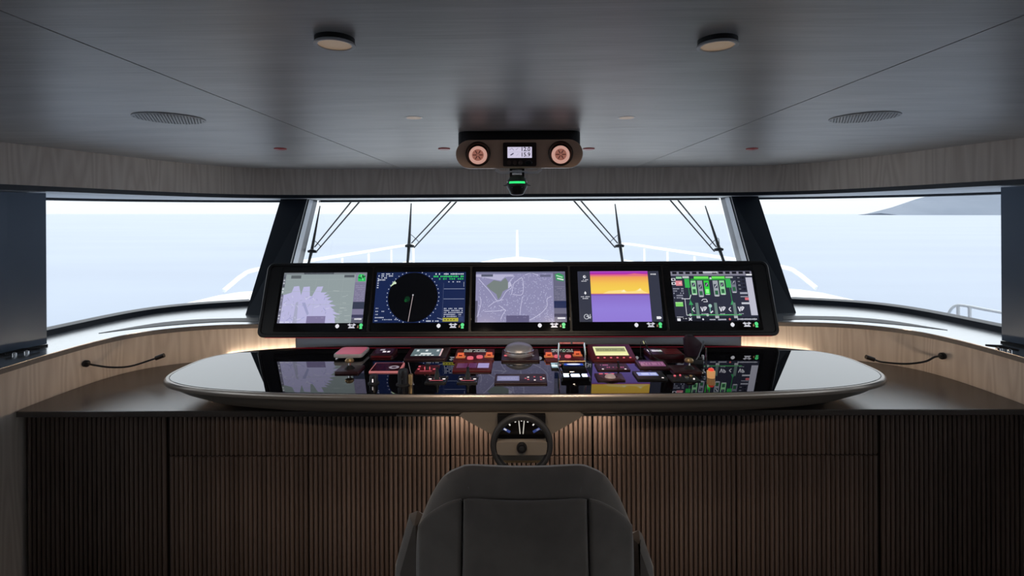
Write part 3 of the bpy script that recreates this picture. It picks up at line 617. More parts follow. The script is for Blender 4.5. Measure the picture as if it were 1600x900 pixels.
def mimic(c):
    c.rect(0, 1, 0, 1, (46, 48, 64)); c.rect(0, 1, 0.0, 0.085, (10, 11, 16)); c.up()
    c.rect(0, 1, 0.90, 0.985, (130, 128, 144))
    c.up()
    for k in range(12):
        if k not in (5,): c.rect(0.02+k*0.082, 0.075+k*0.082, 0.935, 0.98, (20, 20, 28))
    c.rect(0.40, 0.58, 0.955, 0.985, (200, 200, 210)); c.rect(0.93, 1.0, 0.9, 0.93, (235, 235, 240))
    G, GG, LG = (52, 214, 64), (54, 140, 84), (150, 214, 160)
    c.rect(0.28, 0.46, 0.84, 0.885, (110, 232, 90)); c.rect(0.50, 0.66, 0.84, 0.885, (110, 232, 90)); c.rect(0.24, 0.68, 0.815, 0.835, (40, 170, 60)); c.rect(0.14, 0.22, 0.85, 0.89, (190, 200, 196)); c.rect(0.67, 0.76, 0.85, 0.88, (180, 186, 186)); c.disc(0.485, 0.845, 0.022, (210, 214, 220), 10)
    for x in (0.16, 0.665): c.rect(x, x+0.06, 0.66, 0.84, (56, 178, 86)); c.line([(x+0.04, 0.66), (x+0.045, 0.40)], 0.006, GG); c.poly([(x+0.02, 0.32), (x+0.045, 0.41), (x+0.075, 0.32)], (60, 156, 96)); c.line([(x+0.05, 0.32), (x+0.05, 0.12)], 0.006, GG)
    tx = [(0.235, LG, 0.52), (0.315, (150, 152, 166), 0.48), (0.395, G, 0.52), (0.505, (160, 166, 174), 0.49), (0.585, LG, 0.52), (0.725, (120, 122, 138), 0.56)]
    for x, col, y0 in tx: c.rect(x, x+0.062, y0, 0.80, col)
    c.up()
    for x, col, y0 in tx:
        c.rect(x+0.01, x+0.052, y0+0.16, y0+0.24, (62, 70, 84)); c.line([(x+0.018, y0+0.17), (x+0.046, y0+0.23)], 0.007, WHT); c.rect(x+0.012, x+0.05, y0+0.03, y0+0.11, (48, 100, 70) if col != G else (150, 255, 150)); c.rect(x+0.008, x+0.054, y0-0.005, y0+0.012, (200, 204, 208))
    for k in range(4): c.rect(0.80, 0.855, 0.83-k*0.075, 0.88-k*0.075, (28, 29, 40)); c.rect(0.865, 0.90, 0.83-k*0.075, 0.88-k*0.075, (28, 29, 40)); c.rect(0.812, 0.843, 0.845-k*0.075, 0.865-k*0.075, (140, 142, 156))
    c.rect(0.82, 0.91, 0.53, 0.565, (170, 172, 186)); c.rect(0.82, 0.91, 0.47, 0.485, (170, 172, 186)); c.rect(0.87, 0.915, 0.41, 0.46, (214, 112, 122)); c.rect(0.82, 0.92, 0.33, 0.365, (200, 202, 212))
    c.rect(0.915, 0.995, 0.115, 0.86, (190, 190, 206))
    c.rect(0.05, 0.13, 0.70, 0.80, (226, 140, 150)); c.rect(0.06, 0.13, 0.84, 0.88, LG); c.rect(0.0, 0.05, 0.80, 0.85, WHT); c.rect(0.0, 0.05, 0.72, 0.77, WHT); c.up(); c.rect(0.012, 0.04, 0.81, 0.84, (30, 30, 40)); c.rect(0.012, 0.04, 0.73, 0.76, (30, 30, 40)); c.marks(0.06, 0.12, 0.75, 0.04, 4, (250, 210, 214), 0.9, 2)
    for k in range(5): c.marks(0.01, 0.14, 0.64-k*0.045, 0.03, 8, (160, 162, 178), 0.65, k+3)
    c.rect(0.02, 0.11, 0.29, 0.37, (130, 214, 110)); c.rect(0.02, 0.11, 0.36, 0.375, (190, 235, 180)); c.line([(0.10, 0.44), (0.20, 0.44), (0.22, 0.52)], 0.006, WHT); c.line([(0.14, 0.44), (0.14, 0.12), (0.2, 0.12)], 0.006, (200, 202, 212))
    c.line([(0.16, 0.125), (0.80, 0.125)], 0.008, (90, 190, 110)); c.disc(0.185, 0.125, 0.028, (190, 196, 200), 12); c.disc(0.39, 0.125, 0.028, (190, 196, 200), 12)
    for x in (0.26, 0.485, 0.71): c.rect(x, x+0.035, 0.10, 0.36, (104, 128, 122)); c.rect(x-0.005, x+0.04, 0.06, 0.11, (176, 180, 186)); c.line([(x+0.06, 0.28), (x+0.075, 0.19), (x+0.09, 0.28)], 0.009, WHT); c.line([(x+0.10, 0.20), (x+0.105, 0.28), (x+0.13, 0.27), (x+0.11, 0.22)], 0.009, WHT); c.marks(x+0.06, x+0.12, 0.145, 0.02, 4, (170, 174, 186), 0.8, 12)
    for x in (0.20, 0.64): c.line([(x+0.04, 0.27), (x+0.015, 0.23), (x+0.04, 0.19)], 0.008, WHT)
    c.disc(0.435, 0.30, 0.035, (170, 206, 196), 12); c.line([(0.43, 0.33), (0.43, 0.18)], 0.008, (120, 190, 170)); c.line([(0.34, 0.40), (0.36, 0.43), (0.40, 0.43), (0.41, 0.38), (0.36, 0.38)], 0.006, WHT); c.line([(0.43, 0.16), (0.46, 0.20)], 0.012, WHT)
    c.rect(0.02, 0.06, 0.01, 0.06, (226, 226, 232)); c.marks(0.02, 0.1, 0.085, 0.016, 6, WHT, 0.9, 21); c.marks(0.08, 0.14, 0.055, 0.02, 5, WHT, 0.9, 22); c.line([(0.16, 0.02), (0.195, 0.07)], 0.009, WHT); c.line([(0.195, 0.02), (0.16, 0.07)], 0.009, WHT)
    c.disc(0.33, 0.04, 0.018, WHT, 8); c.marks(0.38, 0.48, 0.035, 0.03, 7, (190, 192, 204), 0.9, 23); c.marks(0.51, 0.61, 0.035, 0.03, 7, (190, 192, 204), 0.9, 24); c.disc(0.65, 0.04, 0.025, (214, 110, 110), 4); c.marks(0.74, 0.98, 0.04, 0.035, 13, (190, 192, 204), 0.95, 25)
desc = [('pale lavender chart picture', chart_a), ('navy radar picture with black disc', radar), ('dotted lavender sea chart picture', chart_b), ('purple and yellow thermal camera picture', thermal), ('green and grey machinery diagram', mimic)]
edges = [0.028, 0.2135, 0.409, 0.6035, 0.7885, 0.972]
px = [(426, 570), (584, 727), (744, 890), (905, 1036), (1053, 1196)]
for k, (lb, fn) in enumerate(desc):
    xa, xb = edges[k]*MW, edges[k+1]*MW
    g_ = 0.007
    mo = obj('monitor', MB().rings([rr_m(xa+g_, xb-g_, 0.04, MH-0.035, 0.012, -0.02), rr_m(xa+g_, xb-g_, 0.04, MH-0.035, 0.012, -0.003), rr_m(xa+g_+0.002, xb-g_-0.002, 0.042, MH-0.037, 0.012, -0.001)]), M_gloss, mk)
    mo['label'] = 'glossy black monitor glass showing a '+lb
    # screen picture: pixel columns measured at the picture's mid height
    pl_ = on_plane(px[k][0]-1, 466, mp(0, 0), en); pr_ = on_plane(px[k][1], 465, mp(0, 0), en)
    x0, x1 = (pl_-MO).dot(ex), (pr_-MO).dot(ex)
    um = (px[k][0]+px[k][1])/2
    sl = -(um-810)*0.0049
    y1 = (on_plane(um, 424.5+sl, mp(0, 0), en)-MO).dot(ey); y0 = (on_plane(um, 503.5+sl*0.9, mp(0, 0), en)-MO).dot(ey)
    x0 = max(x0, xa+0.03); x1 = min(x1, xb-0.03)
    c = Canvas(mp(x0, y0, -0.001), ex*(x1-x0), ey*(y1-y0), en); fn(c); pic = c.done('screen_picture', mo); pic['label'] = lb
    ic = Canvas(mp(xb-0.36, 0.055, -0.001), ex*0.32, ey*0.05, en)
    ic.poly([(0.36, 0.5), (0.41, 0.15), (0.46, 0.5), (0.41, 0.85)], (228, 228, 234)); ic.disc(0.41, 0.5, 0.3, (228, 228, 234), 8)
    for q in ([(0.64, 0.7), (0.70, 0.9), (0.72, 0.4)], [(0.84, 0.7), (0.78, 0.9), (0.76, 0.4)], [(0.66, 0.2), (0.82, 0.2), (0.79, 0.45), (0.69, 0.45)], [(0.68, 0.75), (0.80, 0.75), (0.80, 0.62), (0.68, 0.62)]): ic.poly(q, (205, 205, 215))
    ic.poly([(0.865, 0.25), (0.905, 0.25), (0.885, 0.7)], (150, 120, 90)); ic.disc(0.955, 0.62, 0.27, (92, 226, 138), 10); ic.rect(0.925, 0.985, 0.1, 0.35, (92, 226, 138))
    ic.done('status_icons', mo)
sb = MB(); sb.plate((on_y(460, 535, 3.76).x+on_y(1160, 535, 3.76).x)/2, 3.81, 3.30, 0.09, ZK, zb-0.003, 0.03, 0.01)
obj('stand_bar', sb, mat('slate_metal_bar', (0.22, 0.26, 0.32), 0.35, 0.3), mk)
for x in (-1.2, 0, 1.2): obj('stand_foot', MB().box(mx+x-0.12, mx+x+0.12, 3.856, 3.885, ZK, zb+0.2), M_black, mk, smooth=False)
obj('red_strip', MB().box(mx-1.85, mx+1.85, 3.735, 3.742, zb-0.008, zb-0.001), mat('dim_red_strip', (0.3, 0.02, 0.04), 0.4, emit=(1.0, 0.03, 0.08), estr=0.25), mk, smooth=False)
# warm strip light hidden behind the monitors, on the worktop
wl = thing('strip_light', 'warm strip light on the worktop behind the monitor bank', 'light', (mx, 3.92, ZK))
obj('profile', MB().box(mx-2.0, mx+2.0, 3.90, 3.94, ZK, ZK+0.012), M_alu, wl, smooth=False)
obj('diffuser', MB().box(mx-1.99, mx+1.99, 3.905, 3.935, ZK+0.012, ZK+0.018), M_warm, wl, smooth=False)
for sx in (-1, 1): light('strip_glow', 'AREA', (mx+sx*1.75, 3.875, ZK+0.03), 0.55, (1.0, 0.78, 0.56), 0.9, 0.03, (math.radians(120), 0, 0), wl)

# ------------------------------------------------------------------ instruments standing on the console glass
def con(u, v): p = on_z(u, v, ZT); return p
def rect_px(u0, u1, v0, v1):                  # pixel box on the glass -> centre, width, depth
    um = (u0+u1)/2; a, b = con(um, v0), con(um, v1); m_ = con(um, (v0+v1)/2); w = con(u1, (v0+v1)/2).x-con(u0, (v0+v1)/2).x
    return (a.x+b.x)/2, (a.y+b.y)/2, w, a.y-b.y
def screen_on(parent, cx, cy, w, d, z, tilt, draw, name='display'):
    ax = Vector((w, 0, 0)); ay = Vector((0, d, d*tilt)); n = ax.cross(ay).normalized()
    c = Canvas(Vector((cx-w/2, cy-d/2, z-tilt*d/2)), ax, ay, n, 0.0012, 0.0004); draw(c); return c.done(name, parent)
def knob(parent, name, x, y, z, r, h, m): return obj(name, MB().lathe((x, y, z), [(r, 0), (r, h*0.8), (r*0.85, h), (r*0.3, h)], 20), m, parent)

# white box; red light on its lid is painted as a glowing pink pad
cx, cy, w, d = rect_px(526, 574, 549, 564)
t = thing('cover_box', 'white rounded cover box with red light painted pink on its top behind the brass joystick', 'box', (cx, cy, ZT))
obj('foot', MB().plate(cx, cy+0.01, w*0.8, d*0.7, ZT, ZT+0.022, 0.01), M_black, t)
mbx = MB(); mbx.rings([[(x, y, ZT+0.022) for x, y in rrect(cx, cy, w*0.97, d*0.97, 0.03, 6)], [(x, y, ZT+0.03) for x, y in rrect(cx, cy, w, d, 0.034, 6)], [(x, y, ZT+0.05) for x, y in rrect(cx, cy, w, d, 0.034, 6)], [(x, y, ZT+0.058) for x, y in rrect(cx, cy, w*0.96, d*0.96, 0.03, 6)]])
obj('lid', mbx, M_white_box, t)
obj('pink_lit_top', MB().plate(cx, cy, w*0.9, d*0.9, ZT+0.057, ZT+0.061, 0.03, 0.002), mat('red_light_pink', (0.75, 0.22, 0.32), 0.4, emit=(1.0, 0.22, 0.34), estr=0.2), t)['label'] = 'lid top coloured pink as if under red light'
# keypad
cx, cy, w, d = rect_px(581, 619, 549, 560)
t = thing('keypad', 'dark red keypad with tiny white lit keys beside the pink box', 'keypad', (cx, cy, ZT))
obj('body', MB().plate(cx, cy, w, d, ZT, ZT+0.035, 0.012, 0.005, 0.12), M_maroon, t)
def dk_(c):
    c.rect(0.02, 0.98, 0.02, 0.98, (34, 8, 16)); c.up(); c.rect(0.25, 0.5, 0.6, 0.85, (150, 140, 150)); c.rect(0.45, 0.62, 0.25, 0.5, (235, 225, 230)); c.rect(0.68, 0.82, 0.25, 0.5, (235, 225, 230))
screen_on(t, cx, cy+0.01, w*0.85, d*0.7, ZT+0.036, 0.12, dk_)
obj('front_strip', MB().box(cx-w*0.42, cx+w*0.42, cy-d/2-0.004, cy-d/2+0.001, ZT+0.004, ZT+0.02), M_red, t, smooth=False)
# panel with grey-green display
cx, cy, w, d = rect_px(634, 703, 547, 565)
t = thing('alarm_panel', 'maroon panel with grey green lit display and white keys', 'control panel', (cx, cy, ZT))
obj('body', MB().plate(cx, cy, w, d, ZT, ZT+0.03, 0.01, 0.005, 0.08), M_maroon, t)
def da(c):
    c.rect(0, 1, 0, 1, (96, 112, 116)); c.up(); c.rect(0.3, 0.66, 0.2, 0.42, (214, 222, 222))
    for x in (0.12, 0.25, 0.38, 0.52, 0.66): c.disc(x+0.06, 0.10, 0.07, (206, 212, 214), 8)
    for x in (0.12, 0.42, 0.80): c.rect(x, x+0.08, 0.62, 0.85, (214, 220, 222))
    c.rect(0.95, 1, 0, 1, (225, 190, 190))
screen_on(t, cx-w*0.02, cy+0.01, w*0.72, d*0.62, ZT+0.031, 0.08, da)
# two engine start panels, mirror-like twins
def engine(u0, u1, where_, bs, rs):
    cx, cy, w, d = rect_px(u0, u1, 548, 568)
    t = thing('engine_panel', 'red engine panel with two orange buttons '+where_, 'control panel', (cx, cy, ZT), 'engine panels beside the silver dome')
    obj('body', MB().plate(cx, cy, w, d, ZT, ZT+0.025, 0.01, 0.005, 0.05), M_red, t)
    def de(c):
        c.rect(0, 1, 0, 1, (30, 26, 28)); c.up()
        for k in range(3): c.marks(0.03, 0.97, 0.2+k*0.3, 0.2, 16, (190, 186, 180), 0.7, k+int(u0))
    screen_on(t, cx, cy+d*0.3, w*0.62, d*0.3, ZT+0.027+0.05*d*0.3, 0.05, de)
    for (u, v) in bs:
        p = con(u, v+3)
        obj('button_base', MB().plate(p.x, p.y, 0.066, 0.05, ZT+0.02, ZT+0.03, 0.006, 0.003), M_amber, t)
        b = obj('button', MB().plate(p.x, p.y+0.008, 0.044, 0.04, ZT+0.03, ZT+0.06, 0.005, 0.004), M_orange, t)
        obj('button_mark', MB().box(p.x-0.012, p.x+0.012, p.y-0.0135, p.y-0.0118, ZT+0.038, ZT+0.048), M_red, b, smooth=False)
    for (u, v) in rs:
        p = con(u, v+2); knob(t, 'round_button', p.x, p.y, ZT+0.02, 0.022, 0.022, M_pink)
engine(709, 774, 'between grey green display and silver dome', [(718, 559), (766, 558)], [(734, 563), (750, 561)])
engine(849, 912, 'between silver dome and pale LCD panel', [(856, 558), (904, 556)], [(870, 560), (888, 560)])
# wide panel with lavender display strips
cx, cy, w, d = rect_px(707, 771, 567, 583)
t = thing('switch_unit', 'red panel with wide lavender display strips below the engine buttons', 'control panel', (cx, cy, ZT))
obj('body', MB().plate(cx, cy, w, d, ZT, ZT+0.02, 0.008, 0.004), M_red, t)
screen_on(t, cx, cy+0.005, w*0.84, d*0.55, ZT+0.0202, 0, lambda c: (c.rect(0, 0.33, 0, 1, (92, 44, 78)), c.rect(0.36, 0.62, 0, 1, (92, 50, 88)), c.rect(0.65, 1, 0, 1, (150, 138, 186))))
# silver dome on a maroon base plate
p = con(811, 560); cx, cy, w, d = rect_px(784, 842, 548, 566)
t = thing('dome_compass', 'large silver dome on a maroon base plate at the console centre', 'dome', (cx, cy, ZT))
obj('base_plate', MB().plate(cx, cy, w, d, ZT, ZT+0.016, 0.01, 0.004), M_maroon, t)
prof = [(0.096, 0.016), (0.098, 0.03), (0.095, 0.046)]+[(0.094*math.cos(a), 0.05+0.058*math.sin(a)) for a in [math.radians(q) for q in (5, 18, 32, 46, 60, 74, 86)]]
obj('dome', MB().lathe((p.x, cy+0.012, ZT), prof, 36), mat('brushed_silver', (0.62, 0.62, 0.65), 0.38, 0.6), t)
obj('bright_ring', MB().lathe((p.x, cy+0.012, ZT), [(0.094, 0.044), (0.0985, 0.045), (0.0985, 0.051), (0.094, 0.052)], 36), M_chrome, t)
q = con(793, 559); obj('red_lamp', MB().plate(q.x, q.y, 0.045, 0.016, ZT+0.014, ZT+0.022, 0.005, 0.003), M_pink, t)
q = con(833, 559); knob(t, 'screw', q.x, q.y, ZT+0.012, 0.008, 0.012, M_chrome)
# throttle head with chrome hoop and lit windows
pL, pR = con(873, 578), con(914.5, 578); px_ = (pL.x+pR.x)/2; wd = pR.x-pL.x; py_ = pL.y
t = thing('throttle_control', 'tall chrome hooped throttle control with glowing blue white windows', 'throttle', (px_, py_, ZT))
obj('base', MB().plate(px_, py_-0.09, wd+0.01, 0.26, ZT, ZT+0.022, 0.012, 0.005), M_gloss, t)
mid = MB(); mid.rings([[(px_+sx*(wd/2-0.012)*k, y, z) for k in (-1, 1) for _ in (0,) for sx in (1,)] for y, z in ()] or [[(0, 0, 0), (0, 0, 0)]]) if False else None
arcb = MB(); R = []
for k in range(9):
    a = math.pi*k/8; R.append([(px_-wd/2+0.014, py_-0.08+0.075*math.cos(a), ZT+0.022+0.035*math.sin(a)), (px_+wd/2-0.014, py_-0.08+0.075*math.cos(a), ZT+0.022+0.035*math.sin(a))])
arcb.rings(R, closed=False); obj('drum', arcb, M_gloss, t)
for sx in (-1, 1): obj('side_post', MB().tube([(px_+sx*(wd/2), py_, ZT+0.02), (px_+sx*(wd/2), py_+0.01, ZT+0.10), (px_+sx*(wd/2-0.004), py_+0.02, ZT+0.158)], 0.0058, 8), M_chrome, t)
for sx in (-1, 1): obj('grip', MB().tube([(px_+sx*0.006, py_+0.02, ZT+0.155), (px_+sx*(wd/2-0.006), py_+0.02, ZT+0.155)], 0.007, 8), M_pink if False else mat('dull_red_grip', (0.45, 0.12, 0.13), 0.35, 0.2), t)
obj('brass_bar', MB().tube([(px_-wd/2, py_-0.002, ZT+0.052), (px_+wd/2, py_-0.002, ZT+0.052)], 0.0048, 8), M_gold, t)
for k, (dx, ww) in enumerate(((-0.052, 0.03), (0.0, 0.05), (0.052, 0.03))):
    obj('lit_window', MB().plate(px_+dx, py_-0.178, ww, 0.045, ZT+0.02, ZT+0.026, 0.005, 0.002), M_blueled, t)
screen_on(t, px_, py_-0.085, 0.11, 0.034, ZT+0.0575, 0, lambda c: (c.rect(0, 1, 0, 1, (50, 84, 190)), c.up(), c.disc(0.5, 0.5, 0.45, (235, 242, 255), 16, rx=1.2)), 'lit_window')
# small white display beside the throttle
cx, cy, w, d = rect_px(861, 874, 568, 578)
t = thing('mini_display', 'tiny white lit display tucked beside the chrome throttle hoop', 'display', (cx, cy, ZT))
obj('body', MB().plate(cx, cy, w*1.15, d*1.15, ZT, ZT+0.014, 0.006, 0.003), M_black, t)
screen_on(t, cx, cy, w, d*0.9, ZT+0.0142, 0, lambda c: (c.rect(0, 1, 0, 1, (150, 182, 190)), c.up(), c.disc(0.4, 0.4, 0.2, (235, 245, 245), 8), c.rect(0.5, 0.9, 0.6, 0.85, (90, 110, 120))))
# LCD panel
cx, cy, w, d = rect_px(919, 992, 548, 567)
t = thing('lcd_panel', 'sloping red panel with a bright pale yellow LCD', 'control panel', (cx, cy, ZT))
obj('body', MB().plate(cx, cy, w, d, ZT, ZT+0.05, 0.012, 0.006, 0.22), M_red, t)
def dl(c):
    c.rect(0, 1, 0, 1, (232, 236, 170)); c.up(); c.rect(0.06, 0.96, 0.42, 0.85, (138, 144, 96)); c.grad(0.04, 0.92, 0.05, 0.38, (246, 246, 196), (222, 226, 150)); c.up(); c.marks(0.1, 0.9, 0.62, 0.1, 22, (96, 104, 66), 0.6, 3)
screen_on(t, cx-0.005, cy+0.014, w*0.76, d*0.56, ZT+0.0535, 0.22, dl)
for k in range(6):
    x = cx-w*0.36+k*w*0.145; obj('key', MB().plate(x, cy-d*0.38, 0.014, 0.012, ZT+0.026, ZT+0.034, 0.004, 0.002, 0.22), M_pink, t)
# joystick panel under the LCD
cx, cy, w, d = rect_px(929, 984, 569, 581)
t = thing('jog_panel', 'maroon panel with short black lever and red marks below the LCD panel', 'control panel', (cx, cy, ZT))
obj('body', MB().plate(cx, cy, w, d, ZT, ZT+0.012, 0.008, 0.003), M_maroon, t)
p = con(967, 576); obj('lever', MB().tube([(p.x, p.y, ZT+0.01), (p.x, p.y+0.004, ZT+0.045), (p.x, p.y+0.006, ZT+0.07)], [0.010, 0.006, 0.009], 10), M_black, t)
screen_on(t, cx, cy, w*0.9, d*0.7, ZT+0.0122, 0, lambda c: (c.marks(0.04, 0.4, 0.85, 0.2, 9, (196, 110, 140), 0.8, 2), c.marks(0.3, 0.9, 0.35, 0.2, 9, (176, 80, 100), 0.5, 3), c.rect(0.0, 1, 0.0, 0.03, (96, 40, 60))), 'panel_print')
for u in (941, 979):
    q = con(u, 579); knob(t, 'screw', q.x, q.y-0.004, ZT+0.008, 0.007, 0.006, M_led)
# trackball
p = con(953, 591)
t = thing('trackball', 'pale trackball in a round maroon dish with three small keys', 'trackball', (p.x, p.y, ZT))
obj('base', MB().plate(p.x, p.y+0.008, 0.17, 0.15, ZT, ZT+0.012, 0.01, 0.003), M_maroon, t)
obj('dish', MB().lathe((p.x, p.y-0.012, ZT), [(0.062, 0.011), (0.058, 0.018), (0.044, 0.02), (0.036, 0.014)], 28), mat('brown_ring', (0.09, 0.04, 0.04), 0.4, 0.2), t)
obj('ball', MB().lathe((p.x, p.y-0.012, ZT+0.012), [(0.034*math.cos(a), 0.034*math.sin(a)) for a in [math.radians(q) for q in (0, 20, 40, 60, 75, 88)]], 24), mat('pale_ball', (0.5, 0.42, 0.42), 0.3, emit=(0.7, 0.5, 0.5), estr=0.15), t)
for dx in (-0.045, -0.01, 0.025): obj('key', MB().plate(p.x+dx, p.y+0.066, 0.024, 0.014, ZT+0.01, ZT+0.016, 0.004, 0.002), M_pink, t)
# two small displays
cx, cy, w, d = rect_px(996, 1042, 567, 577)
t = thing('strip_display', 'flat maroon unit with a mauve lit strip behind the bluish display', 'display', (cx, cy, ZT))
obj('body', MB().plate(cx, cy, w*1.1, d*1.3, ZT, ZT+0.02, 0.008, 0.004, 0.1), M_maroon, t)
screen_on(t, cx, cy, w*0.9, d*0.7, ZT+0.0208, 0.1, lambda c: (c.rect(0, 1, 0, 1, (132, 84, 118)), c.up(), c.marks(0.05, 0.95, 0.5, 0.5, 14, (170, 120, 150), 0.6, 3)))
cx, cy, w, d = rect_px(990, 1040, 581, 596)
t = thing('bluish_display', 'black panel with a bright bluish white display beside the trackball', 'display', (cx, cy, ZT))
obj('body', MB().plate(cx, cy, w, d, ZT, ZT+0.016, 0.006, 0.003), M_black, t)
screen_on(t, cx-0.01, cy+0.015, w*0.68, d*0.42, ZT+0.0162, 0, lambda c: (c.rect(0, 1, 0, 1, (150, 160, 214)), c.up(), c.marks(0.05, 0.95, 0.5, 0.6, 12, (205, 212, 240), 0.7, 6)))
q = con(1040, 594); knob(t, 'screw', q.x-0.008, q.y, ZT+0.012, 0.007, 0.006, M_led)
# radio with gooseneck microphone
cx, cy, w, d = rect_px(1008, 1066, 549, 562)
t = thing('radio', 'dark red radio with a white lit display near the handset', 'radio', (cx, cy, ZT))
obj('body', MB().plate(cx, cy, w, d, ZT, ZT+0.045, 0.01, 0.005), M_maroon, t)
obj('red_face', MB().plate(cx+w*0.2, cy-0.01, w*0.5, d*0.7, ZT+0.04, ZT+0.052, 0.008, 0.004), M_red, t)
screen_on(t, cx-w*0.24, cy+0.01, w*0.44, d*0.4, ZT+0.0455, 0, lambda c: (c.rect(0, 1, 0, 1, (60, 50, 62)), c.up(), c.rect(0, 0.14, 0.1, 0.9, (226, 220, 228)), c.marks(0.28, 1, 0.5, 0.7, 8, (228, 222, 232), 1, 5)))
q = con(1042, 560); knob(t, 'green_lamp', q.x, q.y-0.006, ZT+0.02, 0.007, 0.012, M_green)
a, b, c_ = con(1030, 562), con(1014, 560), con(1008, 557)
t = thing('gooseneck_microphone', 'thin dark gooseneck microphone bent in front of the radio', 'microphone', (a.x, a.y-0.06, ZT))
obj('foot', MB().lathe((a.x, a.y-0.06, ZT), [(0.02, 0), (0.02, 0.008), (0.008, 0.014)], 14), M_black, t)
obj('stalk', MB().tube(crom([(a.x, a.y-0.06, ZT+0.01), (b.x+0.02, b.y-0.06, ZT+0.025), (b.x-0.008, b.y-0.04, ZT+0.06), (c_.x-0.005, c_.y-0.02, ZT+0.09)], 6), 0.0045, 8), M_rubber, t)
obj('capsule', MB().tube([(c_.x-0.005, c_.y-0.02, ZT+0.09), (c_.x-0.012, c_.y-0.015, ZT+0.108)], 0.009, 10), M_chrome, t)
p = con(1001, 561)
t = thing('whip_aerial', 'very thin upright whip aerial beside the pale LCD panel', 'aerial', (p.x, p.y, ZT))
obj('rod', MB().tube([(p.x, p.y, ZT), (p.x, p.y, ZT+0.115)], [0.004, 0.002], 6), M_rubber, t); obj('foot', MB().lathe((p.x, p.y, ZT), [(0.012, 0), (0.012, 0.01), (0.005, 0.016)], 12), M_black, t)
# handset leaning on its cradle
p = con(1084, 566)
t = thing('telephone_handset', 'dark purple handset leaning upright in its cradle', 'handset', (p.x, p.y, ZT))
M_hand = mat('dark_purple_plastic', (0.03, 0.012, 0.028), 0.45)
obj('cradle', MB().plate(p.x, p.y, 0.10, 0.09, ZT, ZT+0.03, 0.012, 0.005), M_black, t)
hp = [on_y(u, v, p.y+0.05) for u, v in ((1068, 529), (1072, 523.5), (1082, 523.5), (1092, 531), (1101, 541), (1097, 546), (1088, 556), (1080, 564), (1074, 563), (1069, 548))]
hp = [(q.x, q.z) for q in hp]; hm = (sum(q[0] for q in hp)/10, sum(q[1] for q in hp)/10)
obj('handle', MB().rings([[(hm[0]+(x-hm[0])*k, p.y+0.05+dy, hm[1]+(z-hm[1])*k) for x, z in hp] for k, dy in ((0.75, -0.024), (0.92, -0.020), (1.0, -0.008), (1.0, 0.01), (0.85, 0.022))]), M_hand, t)
obj('arm', MB().tube(crom([(p.x+0.072, p.y+0.03, ZT+0.125), (p.x+0.055, p.y+0.01, ZT+0.095), (p.x+0.02, p.y-0.03, ZT+0.05), (p.x-0.002, p.y-0.045, ZT+0.028)], 5), 0.0045, 8), M_chrome, t)
knob(t, 'button', p.x+0.042, p.y-0.04, ZT+0.028, 0.008, 0.03, M_chrome)
p = con(1103.5, 578)
t = thing('aerial_rod', 'slim silver rod standing beside the handset', 'aerial', (p.x, p.y, ZT))
obj('rod', MB().tube([(p.x, p.y, ZT), (p.x, p.y, ZT+0.13)], 0.0045, 8), M_chrome, t); obj('foot', MB().lathe((p.x, p.y, ZT), [(0.012, 0), (0.012, 0.006), (0.006, 0.01)], 12), M_black, t)
# joysticks with brass knobs
def joystick(u, v, us, lab):
    cx, cy, w, d = rect_px(*us); p = con(u, v)
    t = thing('joystick', lab, 'joystick', (cx, cy, ZT))
    obj('plate', MB().plate(cx, cy, w, d, ZT, ZT+0.014, 0.008, 0.003), M_maroon, t)
    obj('boot', MB().lathe((p.x, cy, ZT), [(0.036, 0.012), (0.028, 0.02), (0.012, 0.034)], 18), M_rubber, t)
    obj('stem', MB().tube([(p.x, cy, ZT+0.03), (p.x, cy, ZT+0.055)], 0.007, 10), M_chrome, t)
    obj('knob', MB().lathe((p.x, cy, ZT+0.05), [(0.01, 0), (0.026, 0.008), (0.028, 0.018), (0.02, 0.03), (0.006, 0.033)], 20), M_gold, t)
    return t, cx, cy, w, d
joystick(546, 579, (528, 566, 573, 585), 'brass knobbed joystick on a maroon plate below the pink box')
t, cx, cy, w, d = joystick(1078, 580, (1048, 1092, 573, 585), 'brass knobbed joystick on a maroon plate below the handset')
for k, (u, v, m) in enumerate(((1050, 590, M_pink), (1062, 588, M_pink), (1072, 594, M_chrome), (1080, 590, M_gold))):
    pass
cx, cy, w, d = rect_px(1044, 1092, 586, 598)
t = thing('knob_panel', 'small black panel with pink lamps and silver knob by the orange button', 'control panel', (cx, cy, ZT))
obj('body', MB().plate(cx, cy, w, d, ZT, ZT+0.010, 0.008, 0.003), M_black, t)
for u, v, m, r in ((1053, 589, M_pink, 0.007), (1062, 588, M_pink, 0.006), (1073, 592, M_chrome, 0.013), (1080, 589, M_gold, 0.009), (1086, 595, M_led, 0.005)):
    q = con(u, v); knob(t, 'lamp' if m in (M_pink, M_led) else 'knob', q.x, q.y, ZT+0.008, r, 0.012, m)
# orange emergency button
p = con(1111, 590)
t = thing('emergency_button', 'pale amber emergency button housing with a red cap', 'button', (p.x, p.y, ZT))
obj('housing', MB().lathe((p.x, p.y, ZT), [(0.022, 0), (0.024, 0.03), (0.024, 0.042), (0.018, 0.044)], 20), mat('amber_lit_plastic', (0.6, 0.35, 0.15), 0.4, emit=(1.0, 0.5, 0.2), estr=0.3), t)
obj('cap', MB().lathe((p.x, p.y, ZT), [(0.014, 0.042), (0.017, 0.052), (0.012, 0.058)], 20), M_redled, t)
